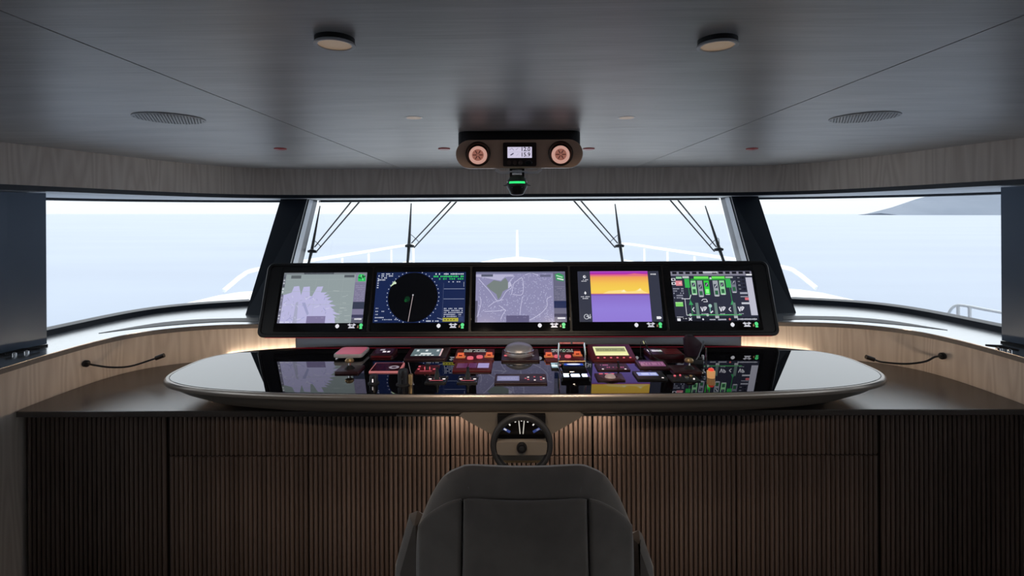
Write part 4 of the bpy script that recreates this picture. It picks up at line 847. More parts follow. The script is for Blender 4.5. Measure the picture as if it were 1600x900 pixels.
# tablet with pink border
cx, cy, w, d = rect_px(580, 630, 569, 584)
t = thing('tablet', 'flat dark red tablet with a thin pink frame', 'tablet', (cx, cy, ZT))
obj('body', MB().plate(cx, cy, w, d, ZT, ZT+0.018, 0.006, 0.003, 0.06), mat('pink_frame', (0.5, 0.2, 0.2), 0.4, emit=(1.0, 0.3, 0.32), estr=0.25), t)
def dt(c):
    c.rect(0, 1, 0, 1, (30, 4, 10)); c.up(); r = random.Random(2)
    for k in range(7): c.marks(0.08, 0.62, 0.12+k*0.12, 0.05, 16, (70, 14, 26), 0.7, k)
    c.disc(0.76, 0.45, 0.2, (150, 140, 150), 14); c.up(); c.disc(0.76, 0.45, 0.1, (60, 40, 54), 10)
screen_on(t, cx, cy, w*0.92, d*0.88, ZT+0.0182, 0.06, dt)
# rotary knobs
for (u, v, r, h, lab) in ((584, 599, 0.024, 0.045, 'small black rotary knob with white mark in front of the tablet'), (630, 601, 0.03, 0.085, 'tall dark rotary knob beside the tablet with a brass block')):
    p = con(u, v)
    t = thing('rotary_knob', lab, 'knob', (p.x, p.y, ZT))
    obj('base', MB().lathe((p.x, p.y, ZT), [(r*1.35, 0), (r*1.35, 0.006), (r*1.1, 0.009)], 24), M_rubber, t)
    knob(t, 'cap', p.x, p.y, ZT+0.009, r, h, mat('grey_black_knob', (0.02, 0.022, 0.03), 0.3))
    obj('mark', MB().box(p.x-0.003, p.x+0.003, p.y-r-0.001, p.y-r+0.002, ZT+0.014, ZT+h*0.75), M_led if r < 0.025 else M_chrome, t, smooth=False)
    if r > 0.025: obj('brass_block', MB().plate(p.x+0.042, p.y+0.005, 0.022, 0.03, ZT, ZT+0.062, 0.005, 0.003), M_gold, t)
# lever units
def lever_unit(u, v, us, lab, red, tall):
    cx, cy, w, d = rect_px(*us); p = con(u, v)
    t = thing('lever_control', lab, 'lever', (cx, cy, ZT))
    obj('plate', MB().plate(cx, cy, w, d, ZT, ZT+0.012, 0.006, 0.003), M_red if red else M_black, t)
    if tall:
        obj('lever', MB().tube([(p.x, p.y, ZT+0.01), (p.x, p.y+0.004, ZT+0.05), (p.x, p.y+0.008, ZT+0.09), (p.x, p.y+0.01, ZT+0.115)], [0.020, 0.015, 0.008, 0.009], 12), mat('dark_teal_lever', (0.012, 0.02, 0.024), 0.3), t)
        for sx in (-1, 1):
            obj('lamp', MB().plate(p.x+sx*0.042, p.y-0.002, 0.018, 0.014, ZT+0.01, ZT+0.014, 0.004, 0.002), M_led, t)
            obj('fork', MB().tube([(p.x+sx*0.018, p.y-0.014, ZT+0.012), (p.x+sx*0.018, p.y-0.014, ZT+0.03)], 0.003, 6), M_chrome, t)
            for sy in (-1, 1): knob(t, 'screw', cx+sx*w*0.44, cy+sy*d*0.38, ZT+0.010, 0.006, 0.004, M_chrome)
        obj('scale', MB().box(p.x-0.04, p.x+0.04, p.y-0.036, p.y-0.031, ZT+0.0118, ZT+0.0135), M_pink, t, smooth=False)
    else:
        obj('stick', MB().tube([(p.x, p.y, ZT+0.01), (p.x, p.y+0.005, ZT+0.04)], 0.012, 10), M_rubber, t)
        obj('ball', MB().lathe((p.x, p.y+0.006, ZT+0.04), [(0.008, 0), (0.016, 0.008), (0.016, 0.018), (0.006, 0.026)], 16), M_rubber, t)
        for sx in (-1, 1): obj('fork', MB().tube([(p.x+sx*0.016, p.y-0.012, ZT+0.012), (p.x+sx*0.016, p.y-0.012, ZT+0.04)], 0.003, 6), M_pink, t)
        for uu, vv in ((655, 574), (653, 579), (679, 579)):
            q = con(uu, vv); knob(t, 'lamp', q.x, q.y, ZT+0.010, 0.008, 0.006, M_pink)
        obj('scale', MB().box(p.x-0.045, p.x+0.035, p.y-0.045, p.y-0.040, ZT+0.0118, ZT+0.0135), M_pink, t, smooth=False)
lever_unit(668, 579, (650, 686, 571, 585), 'short black stick on a bright red plate beside the tablet', True, False)
lever_unit(683, 594, (665, 700, 588, 601), 'tapered dark lever on a black plate before the bright red plate', False, True)
lever_unit(731, 594, (714, 748, 588, 601), 'tapered dark lever on a black plate before the lavender strip panel', False, True)
# display panel at the middle front
cx, cy, w, d = rect_px(770, 857, 585, 603)
t = thing('autopilot_panel', 'low maroon panel with a grey LCD and round key pad before the dome', 'control panel', (cx, cy, ZT))
obj('body', MB().plate(cx, cy, w, d, ZT, ZT+0.014, 0.008, 0.004), M_maroon, t)
screen_on(t, cx-w*0.24, cy, w*0.43, d*0.5, ZT+0.0142, 0, lambda c: (c.rect(0, 1, 0, 1, (116, 116, 150)), c.up(), c.rect(0.06, 0.94, 0.12, 0.88, (130, 130, 164)), c.up(), c.marks(0.2, 0.8, 0.5, 0.25, 14, (150, 150, 182), 0.7, 3)))
for k in range(8):
    a = 2*math.pi*k/8; obj('key', MB().plate(cx+w*0.27+0.055*math.cos(a), cy+0.035*math.sin(a), 0.012, 0.008, ZT+0.012, ZT+0.017, 0.003, 0.001), M_pink if k % 3 else M_led, t)
for sx in (-1, 1): pass

# true sizes of the small devices: shallow units set into the glass
for o in list(COL.objects):
    if o.type == 'EMPTY' and o.parent is None and abs(o.location.z-W((0, 0, ZT)).z) < 1e-5 and o.name != 'monitor_bank':
        kd = o.name.split('.')[0]
        if kd in ('throttle_control', 'whip_aerial', 'aerial_rod', 'telephone_handset', 'gooseneck_microphone'): continue
        o.scale = (1.0, 1.0, 0.8) if kd == 'dome_compass' else (0.97, 0.9, 0.9) if kd in ('joystick', 'rotary_knob', 'emergency_button') else (0.93, 0.84, 0.62)

# ------------------------------------------------------------------ wheel and its bracket
wx = on_y(815, 690, 2.66).x; wz = on_y(815, 692, 2.62).z
br = thing('wheel_bracket', 'taupe triangular bracket hanging under the console behind the wheel', 'bracket', (wx, 2.75, 0.4))
zt2 = on_y(815, 645, 2.70).z; hwb = on_y(912, 645, 2.70).x-wx
tri = [(-hwb, zt2-0.012), (-hwb+0.02, zt2), (hwb-0.02, zt2), (hwb, zt2-0.012), (hwb-0.02, zt2-0.03), (0.165, wz+0.012), (0.13, wz-0.10), (-0.13, wz-0.10), (-0.165, wz+0.012), (-hwb+0.02, zt2-0.03)]
tp = lambda y: [(wx+x, y, z) for x, z in tri]
obj('shield', MB().rings([tp(2.70), tp(2.706), tp(2.711)]), M_dish, br, smooth=False)
obj('column', MB().box(wx-0.125, wx+0.125, 2.664, 2.699, wz+0.03, zt2), M_black, br, smooth=False)
obj('brass_rail', MB().tube([(wx-0.115, 2.663, wz-0.117), (wx+0.115, 2.663, wz-0.117)], 0.006, 8), M_gold, br)
obj('rail_plate', MB().box(wx-0.13, wx+0.13, 2.67, 2.70, wz-0.113, wz-0.04), M_dish, br, smooth=False)
wh = thing('steering_wheel', 'small grey rimmed steering wheel with taupe crossbar below the console', 'steering wheel', (wx, 2.60, wz))
RW = 0.147; ring = []
for k in range(49):
    a = 2*math.pi*k/48; ring.append((wx+RW*math.cos(a), 2.60, wz+RW*math.sin(a)))
mm = MB(); R = []
for k in range(48):
    a = 2*math.pi*k/48; R.append([(wx+(RW-0.004+0.0165*math.cos(b))*math.cos(a), 2.60+0.0165*math.sin(b), wz+(RW-0.004+0.0165*math.cos(b))*math.sin(a)) for b in [2*math.pi*j/12 for j in range(12)]])
mm.rings(R+[R[0]], cap0=False, cap1=False); obj('rim', mm, M_wheel, wh)
mm = MB(); R = []
for k in range(48):
    a = 2*math.pi*k/48; R.append([(wx+(0.131+0.005*math.cos(b))*math.cos(a), 2.59+0.005*math.sin(b), wz+(0.131+0.005*math.cos(b))*math.sin(a)) for b in [2*math.pi*j/8 for j in range(8)]])
mm.rings(R+[R[0]], cap0=False, cap1=False); obj('inner_ring', mm, M_black, wh)
cbp = [(-0.134, 0.018), (-0.06, 0.022), (0.06, 0.022), (0.134, 0.018), (0.132, -0.045), (0.10, -0.05), (-0.10, -0.05), (-0.132, -0.045)]
obj('crossbar', MB().rings([[(wx+x, 2.615, wz+z) for x, z in cbp], [(wx+x, 2.592, wz+z) for x, z in cbp], [(wx+x*0.98, 2.586, wz+z*0.94) for x, z in cbp]]), M_dish, wh, smooth=False)
obj('shaft', MB().lathe((wx, 2.60, wz-0.02), [(0.02, 0.014), (0.02, 0.05)], 16, 'Y'), M_black, wh)
hub = obj('hub', MB().lathe((wx, 2.586, wz-0.006), [(0.026, 0.0), (0.026, -0.014), (0.022, -0.02), (0.012, -0.021)], 24, 'Y'), M_black, wh)
obj('hub_cap', MB().lathe((wx, 2.566, wz-0.006), [(0.013, 0.0), (0.012, -0.004), (0.004, -0.005)], 20, 'Y'), M_rubber, hub)
# rudder indicator behind the wheel's upper half
gz = wz+0.012
gg = thing('rudder_indicator', 'black half round gauge with white ticks and needles behind the wheel', 'gauge', (wx, 2.65, gz))
half = [(0.13*math.cos(math.pi*k/24), 0.13*math.sin(math.pi*k/24)) for k in range(25)]
obj('face', MB().rings([[(wx+x, 2.655, gz+z) for x, z in half], [(wx+x, 2.645, gz+z) for x, z in half]]), M_gauge, gg, smooth=False)
c = Canvas(Vector((wx-0.13, 2.645, gz)), Vector((0.26, 0, 0)), Vector((0, 0, 0.13)), Vector((0, -1, 0)))
pol = lambda a, r: (0.5+r*math.cos(a)*0.5, r*math.sin(a))
for k in range(27):
    a = math.pi*(0.13+0.74*k/26); c.line([pol(a, 0.84), pol(a, 0.92 if k % 3 else 0.97)], 0.016, (190, 188, 182))
for k in range(7):
    a = math.pi*(0.16+0.68*k/6); c.line([pol(a, 0.68), pol(a, 0.80)], 0.028, (225, 222, 215))
for a in (0.16, 0.84): c.line([pol(math.pi*a, 0.52), pol(math.pi*a, 0.86)], 0.05, (52, 66, 120))
c.up()
for dx, a in ((-0.03, 1.72), (0.03, 1.42)): c.line([(0.5+dx, 0.18), (0.5+dx+0.36*math.cos(a)*0.5, 0.18+0.6*math.sin(a))], 0.018, (206, 200, 190))
c.done('dial_print', gg)

# strip light under the console, washing the slats
us = thing('strip_light', 'slim warm strip light under the console front behind the wheel', 'light', (CCX, 2.80, ZT-0.14))
obj('profile', MB().box(CCX-0.7, CCX+0.7, 2.812, 2.836, ZK-0.012, ZK-0.004), M_dish, us, smooth=False)
obj('diffuser', MB().box(CCX-0.69, CCX+0.69, 2.816, 2.832, ZK-0.0125, ZK-0.0121), M_warm, us, smooth=False)
light('strip_glow', 'AREA', (CCX, 2.824, ZK-0.016), 1.25, (1.0, 0.80, 0.62), 1.0, 0.016, (math.radians(14), 0, 0), us)

# ------------------------------------------------------------------ helm chair
YC = 1.22
def cpx(u, v, y=YC): p = on_y(u, v, y); return (p.x, p.z)
outl = [(635, 900), (640, 853), (648, 830), (667, 788), (690, 755), (713, 738), (742, 729.5), (820, 727.6), (908, 728.5), (934, 737), (960, 755), (982, 794), (999, 836), (1006, 862), (1008, 900)]
up_ = [cpx(u, v) for u, v in outl]
chx = sum(p[0] for p in (up_[0], up_[-1]))/2
sym = []
for k in range(8):
    l, r = up_[k], up_[14-k]; sym.append((((r[0]-l[0])/2), (l[1]+r[1])/2))
sym[7] = (0.0, sym[7][1])
sym = [(a, b-0.011) for a, b in sym]
left = [(-sym[0][0]*0.94, 0.42), (-sym[0][0]*0.985, 0.60), (-sym[0][0], 0.80)]+[(-a, b) for a, b in sym]
cur = crom([Vector((x, 0, z)) for x, z in left], 5)
half_l = [(p.x, p.z) for p in cur]; full_o = half_l+[(-x, z) for x, z in reversed(half_l[:-1])]
ch = thing('helm_chair', 'charcoal suede helm chair seen from behind before the wheel', 'chair', (chx, YC+0.2, -0.35))
bend = lambda x: 0.8*x*x
def inset(poly, dist):
    n = len(poly); out = []
    area = sum(poly[i][0]*poly[(i+1) % n][1]-poly[(i+1) % n][0]*poly[i][1] for i in range(n)); sg = 1 if area > 0 else -1
    for i in range(n):
        a, b, c_ = Vector(poly[i-1]), Vector(poly[i]), Vector(poly[(i+1) % n])
        d1, d2 = (b-a).normalized(), (c_-b).normalized(); n1 = Vector((-d1.y, d1.x))*sg; n2 = Vector((-d2.y, d2.x))*sg
        m_ = (n1+n2); l = m_.length; m_ = m_/l if l > 1e-6 else n1; m_ = m_/max(m_.dot(n1), 0.5)
        q = b+m_*dist; out.append((q.x, q.y))
    return out
def pillow(poly, y0, y1, r, nose=6, bulge=0.0):
    """upholstered slab: outline in x,z; back face (towards the viewer) at y0, front at y1, edges rounded with radius r"""
    R = []
    drop = lambda z, y: z-max(y-y0-r*0.5, 0)*0.62*min(max((z-0.9)/0.2, 0), 1)
    R.append([(chx+x, y1+bend(x), drop(z, y1)) for x, z in inset(poly, r*0.5)]); R.append([(chx+x, y1-r*0.4+bend(x), drop(z, y1-r*0.4)) for x, z in poly])
    for k in range(nose+1):
        a = math.pi/2*k/nose; R.append([(chx+x, y0+r*(1-math.sin(a))+bend(x), drop(z, y0+r*(1-math.sin(a)))) for x, z in inset(poly, r*(1-math.cos(a)))])
    p2 = inset(poly, r); cxm = sum(p[0] for p in p2)/len(p2); czm = sum(p[1] for p in p2)/len(p2)
    for s_ in (0.93, 0.8, 0.6, 0.35): R.append([(chx+x, y0-bulge*(1-s_*s_)+bend(x), z) for x, z in [(cxm+(a-cxm)*s_, czm+(b-czm)*s_) for a, b in p2]])
    return MB().rings(R)
obj('backrest_shell', pillow(full_o, YC, YC+0.16, 0.06), M_suede, ch)
seam = [(645, 846), (667, 819), (700, 794), (732, 782.5), (770, 780.5), (820, 780), (870, 780.5), (911, 782), (940, 789.5), (976, 814), (996, 838)]
sm = [cpx(u, v, YC-0.012) for u, v in seam]; ss = [((sm[10-k][0]-sm[k][0])/2, (sm[k][1]+sm[10-k][1])/2) for k in range(6)]; ss[5] = (0.0, ss[5][1])
wS = ss[0][0]
sl_ = crom([Vector((-a, 0, b)) for a, b in ss], 5); sl_ = [(p.x, p.z) for p in sl_]
xs_ = abs(cpx(724, 800)[0]-cpx(920, 800)[0])/2
lz = 0.46
def cl(poly): return poly
top_c = [p for p in sl_ if p[0] >= -xs_]; top_s = [p for p in sl_ if p[0] <= -xs_]
zc_ = top_c[0][1] if top_c else ss[5][1]
cen_poly = [(-xs_-0.012, lz)]+[(-xs_+0.002, top_s[-1][1])]+top_c[1:]+[(-x, z) for x, z in reversed(top_c[1:-1])]+[(xs_-0.002, top_s[-1][1]), (xs_+0.012, lz)]
def dens(poly, step=0.03):
    out = []
    for i, a in enumerate(poly):
        b = poly[(i+1) % len(poly)]; a, b = Vector(a), Vector(b); k = max(1, int((b-a).length/step))
        for j in range(k): q = a.lerp(b, j/k); out.append((q.x, q.y))
    return out
obj('back_centre_panel', pillow(dens(cen_poly), YC-0.022, YC+0.05, 0.010, 4, 0.0), M_suede, ch)
for sx in (-1, 1):
    pl_ = [(-wS*0.985, lz), (-wS*0.995, 0.7), (-wS, ss[0][1]-0.06)]+top_s+[(-xs_-0.001, top_s[-1][1]-0.004), (-xs_-0.015, lz)]
    pl_ = [(sx*-x, z) for x, z in pl_]
    obj('back_side_panel', pillow(dens(pl_), YC-0.020, YC+0.05, 0.010, 4, 0.0), M_suede, ch)
for sx in (-1, 1):       # side bolsters that show past the back's edges
    e = 1.42
    w_ = [(640, 803), (652, 798), (664, 806), (664, 900), (612, 900), (618, 882)] if sx < 0 else [(1003, 834), (998, 828), (985, 836), (985, 900), (1027, 900), (1021, 885)]
    pts_ = [on_y(u, v, e) for u, v in w_]
    poly_ = [(p.x-chx, p.z) for p in pts_]
    poly_[3] = (poly_[3][0], poly_[3][1]-0.25); poly_[4] = (poly_[4][0], poly_[4][1]-0.25)
    R = []
    for y, ins in ((e-0.03, 0.02), (e-0.015, 0.006), (e, 0.0), (e+0.22, 0.0), (e+0.25, 0.015)): R.append([(chx+x-sx*(y-e)*(0.16 if y > e else 0), y, z-max(y-e, 0)*0.75) for x, z in inset(dens(poly_, 0.04), ins)])
    obj('side_bolster', MB().rings(R), M_suede, ch)
obj('seat', MB().plate(chx, YC+0.48, 0.62, 0.62, 0.22, 0.40, 0.10, 0.06, seg=6), M_suede, ch)
obj('pedestal', MB().lathe((chx, YC+0.42, -0.35), [(0.26, 0), (0.26, 0.03), (0.10, 0.06), (0.08, 0.30), (0.08, 0.50), (0.16, 0.57)], 28), M_rubber, ch)

# ------------------------------------------------------------------ ceiling fittings
def onc(u, v): return on_z(u, v, ZC)
for (u, v, lab) in ((523, 60, 'large round downlight with pale ring over the port side of the chair'), (1121, 62, 'large round downlight with pale ring over the starboard side of the chair')):
    p = onc(u, v); r = 0.046
    t = thing('downlight', lab, 'light', (p.x, p.y, ZC), 'large ceiling downlights')
    obj('body', MB().lathe((p.x, p.y, ZC), [(r-0.002, 0), (r-0.002, -0.011)], 32), M_black, t)
    obj('ring', MB().lathe((p.x, p.y, ZC-0.011), [(r-0.002, 0.0), (r, -0.002), (r, -0.005), (r-0.004, -0.006), (r-0.009, -0.005), (r-0.009, 0.0)], 32), M_alu, t)
    obj('lens', MB().lathe((p.x, p.y, ZC-0.011), [(r-0.009, 0), (r-0.009, -0.003), (0.002, -0.003)], 32), M_downlens, t)
    light('downlight_beam', 'SPOT', (p.x, p.y, ZC-0.025), 22.0, (1.0, 0.78, 0.58), 0.03, rot=(math.radians(50), 0, 0), parent=t, spot=math.radians(75))
for (u, v, lab) in ((647, 184, 'small flush downlight port side behind the overhead unit'), (979, 184, 'small flush downlight starboard side behind the overhead unit')):
    p = onc(u, v); r = 0.038
    t = thing('downlight', lab, 'light', (p.x, p.y, ZC), 'small ceiling downlights')
    obj('ring', MB().lathe((p.x, p.y, ZC), [(r, 0.002), (r, -0.0008), (r-0.003, -0.0012), (r-0.007, -0.001)], 28), M_alu, t)
    obj('lens', MB().lathe((p.x, p.y, ZC), [(r-0.007, 0.0), (r-0.007, -0.0012), (0.002, -0.0014)], 28), M_downlens, t)
    light('downlight_beam', 'SPOT', (p.x, p.y, ZC-0.015), 4.0, (1.0, 0.76, 0.52), 0.02, rot=(0, 0, 0), parent=t, spot=math.radians(110))
for (u, v, lab) in ((438, 232, 'small red night light in the ceiling near the port pillar'), (694, 232, 'small red night light in the ceiling port side of the overhead unit'), (920, 232, 'small red night light in the ceiling starboard side of the overhead unit'), (1175, 232, 'small red night light in the ceiling near the starboard pillar')):
    p = onc(u, v); r = 0.036
    t = thing('night_light', lab, 'light', (p.x, p.y, ZC), 'red ceiling night lights')
    obj('ring', MB().lathe((p.x, p.y, ZC), [(r, 0), (r, -0.006), (r-0.008, -0.008)], 24), mat('dull_red_ring', (0.30, 0.05, 0.05), 0.4, emit=(1, 0.05, 0.05), estr=0.03), t)
    obj('lens', MB().lathe((p.x, p.y, ZC), [(r-0.010, -0.004), (r-0.010, -0.0065), (0.002, -0.0065)], 24), M_redled, t)
hexm = None
for (u, v, lab) in ((265, 184.5, 'round perforated speaker grille in the port ceiling panel'), (1350, 183, 'round perforated speaker grille in the starboard ceiling panel')):
    p = onc(u, v); r = 0.128
    t = thing('ceiling_speaker', lab, 'speaker', (p.x, p.y, ZC), 'ceiling speakers')
    obj('grille_plate', MB().lathe((p.x, p.y, ZC), [(r, 0.0), (r, -0.003), (r-0.003, -0.004), (0.002, -0.004)], 48), mat('grille_grey', (0.42, 0.42, 0.42), 0.4), t)
    mm = MB(); stp = 0.0125
    for i in range(-11, 12):
        for j in range(-12, 13):
            x = (i+(0.5 if j % 2 else 0))*stp; y = j*stp*0.866
            if x*x+y*y < (r-0.008)**2:
                a = [(p.x+x+0.003*math.cos(k*math.pi/3), p.y+y+0.003*math.sin(k*math.pi/3)) for k in range(6)]
                mm.add([(q[0], q[1], ZC-0.0046) for q in a], [(5, 4, 3, 2, 1, 0)])
    h_ = obj('perforations', mm, M_dark, t, smooth=False); h_['kind'] = 'stuff'

# overhead unit: bronze stadium face with two lamps and a display
yf = 2.46
A, B = on_y(712, 240, yf), on_y(911, 238, yf); ux = (A.x+B.x)/2; uw = (B.x-A.x)
zt_, zb_ = on_y(811, 218, yf).z, on_y(811, 262.5, yf).z; uh = zt_-zb_; uz = (zt_+zb_)/2
t = thing('overhead_unit', 'bronze pill shaped overhead unit with two lamps and a small display', 'overhead unit', (ux, yf+0.08, ZC))
def stad(w, h, y, r): return [(ux+x, y, uz+z) for x, z in rrect(0, 0, w, h, r, 10)]
obj('face_plate', MB().rings([stad(uw-0.04, uh-0.03, yf+0.10, 0.05), stad(uw-0.006, uh-0.006, yf+0.05, 0.068), stad(uw, uh, yf+0.03, 0.07), stad(uw, uh, yf+0.004, 0.07), stad(uw-0.006, uh-0.006, yf, 0.068)]), M_bronze, t)
mm = MB(); 
mm.plate(ux, yf+0.09, uw-0.012, 0.17, zt_-0.02, ZC, 0.06, 0.004, seg=8); obj('mounting_body', mm, M_black, t)
for sx in (-1, 1):
    lx = ux+sx*(on_y(876, 240, yf).x-on_y(747, 240, yf).x)/2
    s_ = obj('lamp_socket', MB().lathe((lx, yf, uz), [(0.060, 0.002), (0.060, -0.005), (0.056, -0.008), (0.050, -0.006), (0.047, 0.0)], 36, 'Y'), mat('dark_bronze', (0.06, 0.036, 0.025), 0.4, 0.3), t)
    obj('lamp_lens', MB().lathe((lx, yf, uz-0.006), [(0.044, -0.001), (0.042, -0.010), (0.036, -0.014), (0.030, -0.011)], 32, 'Y'), mat('pale_pink_ring', (0.6, 0.34, 0.28), 0.25, emit=(1, 0.55, 0.45), estr=0.42), s_)
    obj('lamp_core', MB().lathe((lx, yf, uz-0.006), [(0.031, -0.008), (0.027, -0.012), (0.003, -0.013)], 28, 'Y'), M_lampglass, s_)
    for k in range(6):
        a = 2*math.pi*k/6; pts_ = [(lx+0.006*math.cos(a), yf-0.0135, uz-0.006+0.006*math.sin(a)), (lx+0.024*math.cos(a), yf-0.0135, uz-0.006+0.024*math.sin(a))]
        obj('reflector_rib', MB().tube(pts_, 0.0022, 6), mat('rib_red', (0.35, 0.12, 0.1), 0.4), s_)
dx0, dx1 = on_y(786, 240, yf).x, on_y(838, 240, yf).x; dz0, dz1 = on_y(811, 260, yf).z, on_y(811, 223, yf).z
dsp = obj('display_bezel', MB().rings([[(x, yf+0.01, z) for x, z in rrect((dx0+dx1)/2, (dz0+dz1)/2, dx1-dx0, dz1-dz0, 0.006)], [(x, yf-0.008, z) for x, z in rrect((dx0+dx1)/2, (dz0+dz1)/2, dx1-dx0, dz1-dz0, 0.006)]]), mat('brown_black_bezel', (0.035, 0.018, 0.016), 0.4), t)
lx0, lx1 = on_y(793, 240, yf).x, on_y(831, 240, yf).x; lz0, lz1 = on_y(811, 247, yf).z, on_y(811, 230, yf).z
c = Canvas(Vector((lx0, yf-0.008, lz0)), Vector((lx1-lx0, 0, 0)), Vector((0, 0, lz1-lz0)), Vector((0, -1, 0)))
c.rect(0, 1, 0, 1, (206, 200, 224)); c.up(); c.line([(0.12, 0.25), (0.25, 0.42)], 0.05, (70, 66, 90)); c.line([(0.08, 0.72), (0.18, 0.9), (0.26, 0.7)], 0.02, (130, 126, 150)); c.line([(0.34, 0.72), (0.44, 0.9)], 0.02, (130, 126, 150)); c.line([(0.36, 0.2), (0.46, 0.4)], 0.015, (160, 156, 180)); c.line([(0.02, 0.53), (0.98, 0.53)], 0.008, (150, 146, 170))
lcd = c.done('display', dsp)
for s_txt, zz in (('12.0', 0.62), ('15.9', 0.12)):
    cu = bpy.data.curves.new('readout', 'FONT'); cu.body = s_txt; cu.size = 0.027*S; cu.extrude = 0.0003; cu.offset = 0.0003
    to = bpy.data.objects.new('readout_tmp', cu); COL.objects.link(to)
    dg = bpy.context.evaluated_depsgraph_get(); me = bpy.data.meshes.new_from_object(to.evaluated_get(dg)); bpy.data.objects.remove(to)
    me.materials.append(mat('lcd_digit', (0.02, 0.02, 0.04), 0.6)); o = bpy.data.objects.new('readout', me); COL.objects.link(o); o.parent = dsp
    o.rotation_euler = (math.radians(90), 0, 0); o.location = W((lx0+(lx1-lx0)*0.54, yf-0.0105, lz0+(lz1-lz0)*zz))-ORG[dsp.name]
kz = on_y(811, 254.5, yf).z
for k in range(3): obj('key', MB().lathe((lx0+0.008+k*0.027, yf-0.008, kz), [(0.011, 0.002), (0.011, -0.003), (0.008, -0.005), (0.002, -0.005)], 16, 'Y'), mat('key_brown', (0.10, 0.06, 0.05), 0.5), dsp)
obj('rocker', MB().lathe((lx1-0.016, yf-0.008, kz), [(0.018, 0.002), (0.018, -0.003), (0.014, -0.006), (0.002, -0.006)], 20, 'Y', sx=1.0, sy=0.62), M_black, dsp)
# hanging compass repeater with green lens on chrome arms
cxx = on_y(808, 290, 2.52).x; ycm = 2.52
zz = lambda v: on_y(808, v, ycm).z
xx = lambda u: on_y(u, 290, ycm).x
t = thing('compass_repeater', 'black hanging instrument with a glowing green lens under the bronze unit', 'instrument', (cxx, ycm, zz(262)))
for sx in (-1, 1):
    e_ = xx(775) if sx < 0 else xx(846)
    obj('chrome_arm', MB().tube(crom([(e_, ycm, zz(264.5)), (e_+(-sx)*0.012, ycm, zz(267)), (e_+(-sx)*0.03, ycm, zz(269)), (cxx, ycm, zz(267.5))], 5), 0.0095, 8), mat('sky_bright_silver', (0.92, 0.93, 0.95), 0.4), t)  # near-white paint stands in for sky reflected in the chrome
    obj('bracket_post', MB().box(cxx+sx*0.030-0.006, cxx+sx*0.030+0.006, ycm-0.008, ycm+0.02, zz(282), zz(264)), M_black, t, smooth=False)
obj('hanger', MB().box(cxx-0.036, cxx+0.036, ycm-0.004, ycm+0.05, zz(271), zz(263.5)), M_rubber, t, smooth=False)
rb = (xx(825)-xx(792))/2
bz0, bz1 = zz(305), zz(273)
hb = bz1-bz0
obj('bowl', MB().lathe((cxx, ycm, bz0), [(rb*0.40, 0), (rb*0.62, hb*0.05), (rb*0.98, hb*0.40), (rb, hb*0.52), (rb*0.95, hb*0.62)], 12), M_black, t)
obj('collar', MB().lathe((cxx, ycm, bz0), [(rb*0.92, hb*0.60), (rb*0.97, hb*0.66), (rb*0.80, hb*0.84), (rb*0.5, hb*0.97), (rb*0.1, hb)], 28), mat('grey_glass_dome', (0.10, 0.13, 0.12), 0.12, 0.2), t)
gl = MB(); R = []
for k in range(7):
    z_ = hb*(0.55+0.26*k/6); rr_ = rb*(1.0-0.20*(k/6)**1.5)
    R.append([(cxx+rr_*math.sin(a)*1.015, ycm-rr_*math.cos(a)*1.015, bz0+z_) for a in [math.radians(-48+96*j/12) for j in range(13)]])
gl.rings(R, closed=False); obj('green_lens', gl, mat('green_glow', (0.02, 0.4, 0.1), 0.2, emit=(0.03, 0.8, 0.2), estr=0.9), t)
for sx in (-1, 1):
    obj('side_pin', MB().tube([(cxx+sx*rb*0.95, ycm, bz0+hb*0.5), (cxx+sx*rb*1.28, ycm, bz0+hb*0.47)], [0.005, 0.002], 8), M_chrome, t)
    obj('rivet', MB().lathe((cxx+sx*rb*0.45, ycm-rb*0.80, bz0+hb*0.36), [(0.004, 0), (0.003, -0.004)], 8, 'Y'), M_chrome, t)

# ------------------------------------------------------------------ gooseneck chart lamps on the oak wall
def gooseneck(base, pts, tip, lab):
    t = thing('gooseneck_lamp', lab, 'lamp', base, 'gooseneck reading lamps')
    b = Vector(base); n = (Vector((0, 2.6, b.z))-b).normalized()
    obj('rosette', MB().tube([b-n*0.004, b+n*0.018, b+n*0.024], [0.022, 0.022, 0.014], 18), M_black, t)
    obj('stem', MB().tube(crom([b+n*0.02]+pts, 6), 0.0062, 8), M_black, t)
    d = (Vector(tip)-pts[-1]).normalized()
    hd = obj('lamp_head', MB().tube([pts[-1]-d*0.004, pts[-1]+d*0.002, Vector(tip)], [0.008, 0.0145, 0.0145], 14), mat('bronze_black', (0.03, 0.022, 0.018), 0.35, 0.5), t)
    return t
def wallhit(u, v):            # where the pixel's ray meets the oak wall
    d = ray(u, v); best = None
    for a, b in zip(LW, LW[1:]):
        den = d.x*(b.y-a.y)-d.y*(b.x-a.x)
        if abs(den) < 1e-9: continue
        ts = ((a.x-EYE.x)*(b.y-a.y)-(a.y-EYE.y)*(b.x-a.x))/den
        if ts <= 0: continue
        q = EYE+d*ts; f = ((q.x-a.x)*(b.x-a.x)+(q.y-a.y)*(b.y-a.y))/((b.x-a.x)**2+(b.y-a.y)**2)
        if -0.001 <= f <= 1.001 and (best is None or ts < best[0]): best = (ts, q)
    return best[1]
b = wallhit(133, 568); pull = lambda u, v, s_: EYE+(wallhit(u, v)-EYE)*s_
gooseneck(b, [pull(150, 571, 0.975), pull(175, 574, 0.955), pull(205, 572, 0.94), pull(243, 560, 0.925)], pull(256.5, 555, 0.92), 'black gooseneck lamp on the oak wall at the port end')
b = wallhit(1474, 556)
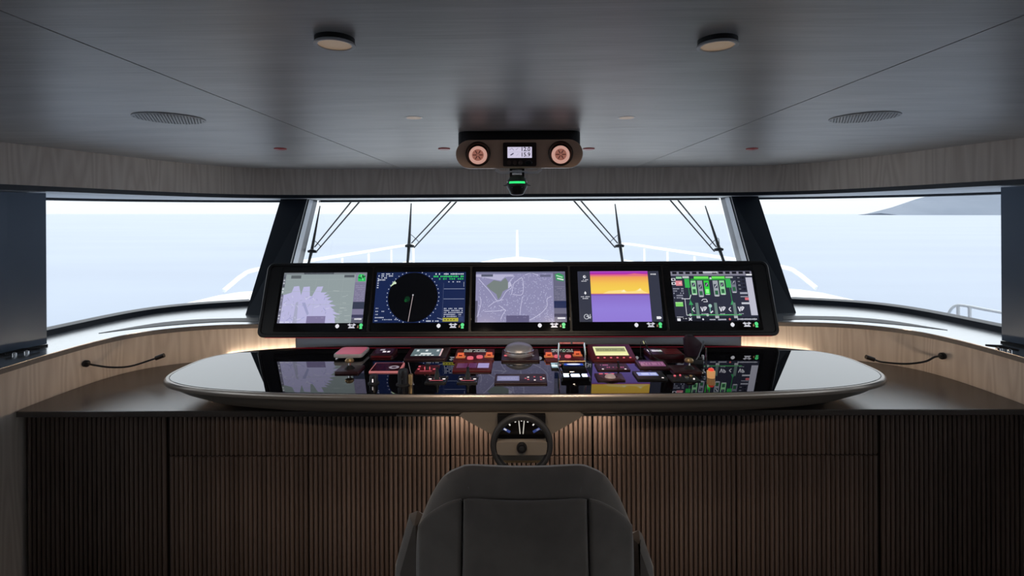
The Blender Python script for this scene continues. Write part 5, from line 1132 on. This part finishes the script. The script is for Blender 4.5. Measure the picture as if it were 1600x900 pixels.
gooseneck(b, [pull(1460, 558, 0.97), pull(1445, 565, 0.95), pull(1415, 568.5, 0.935), pull(1380, 566, 0.93), pull(1366, 562, 0.925)], pull(1353, 557.5, 0.92), 'black gooseneck lamp on the oak wall at the starboard end')

# ------------------------------------------------------------------ windscreen wipers outside the front pane
wn_ = Vector((0, 0.98, -0.6)).normalized(); wp0 = Vector((0, 4.84+0.10, ZS))
wip = [((500, 322), (482, 407), (487, 392), (547, 560), 'outer port'), ((642.5, 318), (636.5, 410), (639, 383.5), (703, 712), 'inner port'), ((961, 319), (973, 410), (969, 383.5), (899, 910), 'inner starboard'), ((1102, 322), (1131, 407), (1124, 389), (1051, 1063), 'outer starboard')]
desc_w = {'outer port': 'pantograph wiper next to the port pillar', 'inner port': 'pantograph wiper before the port bow rail', 'inner starboard': 'pantograph wiper before the starboard bow rail', 'outer starboard': 'pantograph wiper next to the starboard pillar'}
for tp_, bt_, hd_, (ua, ub), nm in wip:
    Q = lambda u, v, o=0.0: on_plane(u, v, wp0+wn_*o, wn_)
    h = Q(*hd_)
    t = thing('window_wiper', 'dark '+desc_w[nm]+' outside the front window', 'wiper', h, 'wipers outside the front window')
    a, b = Q(*tp_), Q(*bt_); b2 = a+(b-a)*1.45
    obj('blade', MB().tube([a, h, b2], [0.006, 0.017, 0.008], 8), M_rubber, t)
    sx = 1 if hd_[0] < 800 else -1
    e1, e2 = Q(hd_[0]+sx*3, 378 if 'inner' in nm else 384), Q(hd_[0]+sx*(7 if 'inner' in nm else 6), 385 if 'inner' in nm else 391)
    us_ = (ua, ub) if sx > 0 else (ub, ua)
    for e0, u in ((e1, us_[0]), (e2, us_[1])):
        f = Q(u, 313.5); f2 = e0+(f-e0)*1.14
        obj('arm', MB().tube([e0+wn_*0.03, f+wn_*0.03, f2+wn_*0.03], [0.0065, 0.0085, 0.0085], 6), M_rubber, t)
    obj('head', MB().tube([Q(hd_[0]-sx*6, hd_[1]+1), h, Q(hd_[0]+sx*8, hd_[1]+1.5)], [0.012, 0.022, 0.012], 10), M_rubber, t)
    k0 = Q(hd_[0]+sx*2, hd_[1]-17, 0.02); obj('washer_hose', MB().tube(crom([Q(hd_[0], hd_[1]-8, 0.02), k0, Q(hd_[0]+sx*10, hd_[1]-11, 0.03), Q(hd_[0]+sx*15, hd_[1]-6, 0.03)], 5), 0.0035, 6), M_rubber, t)
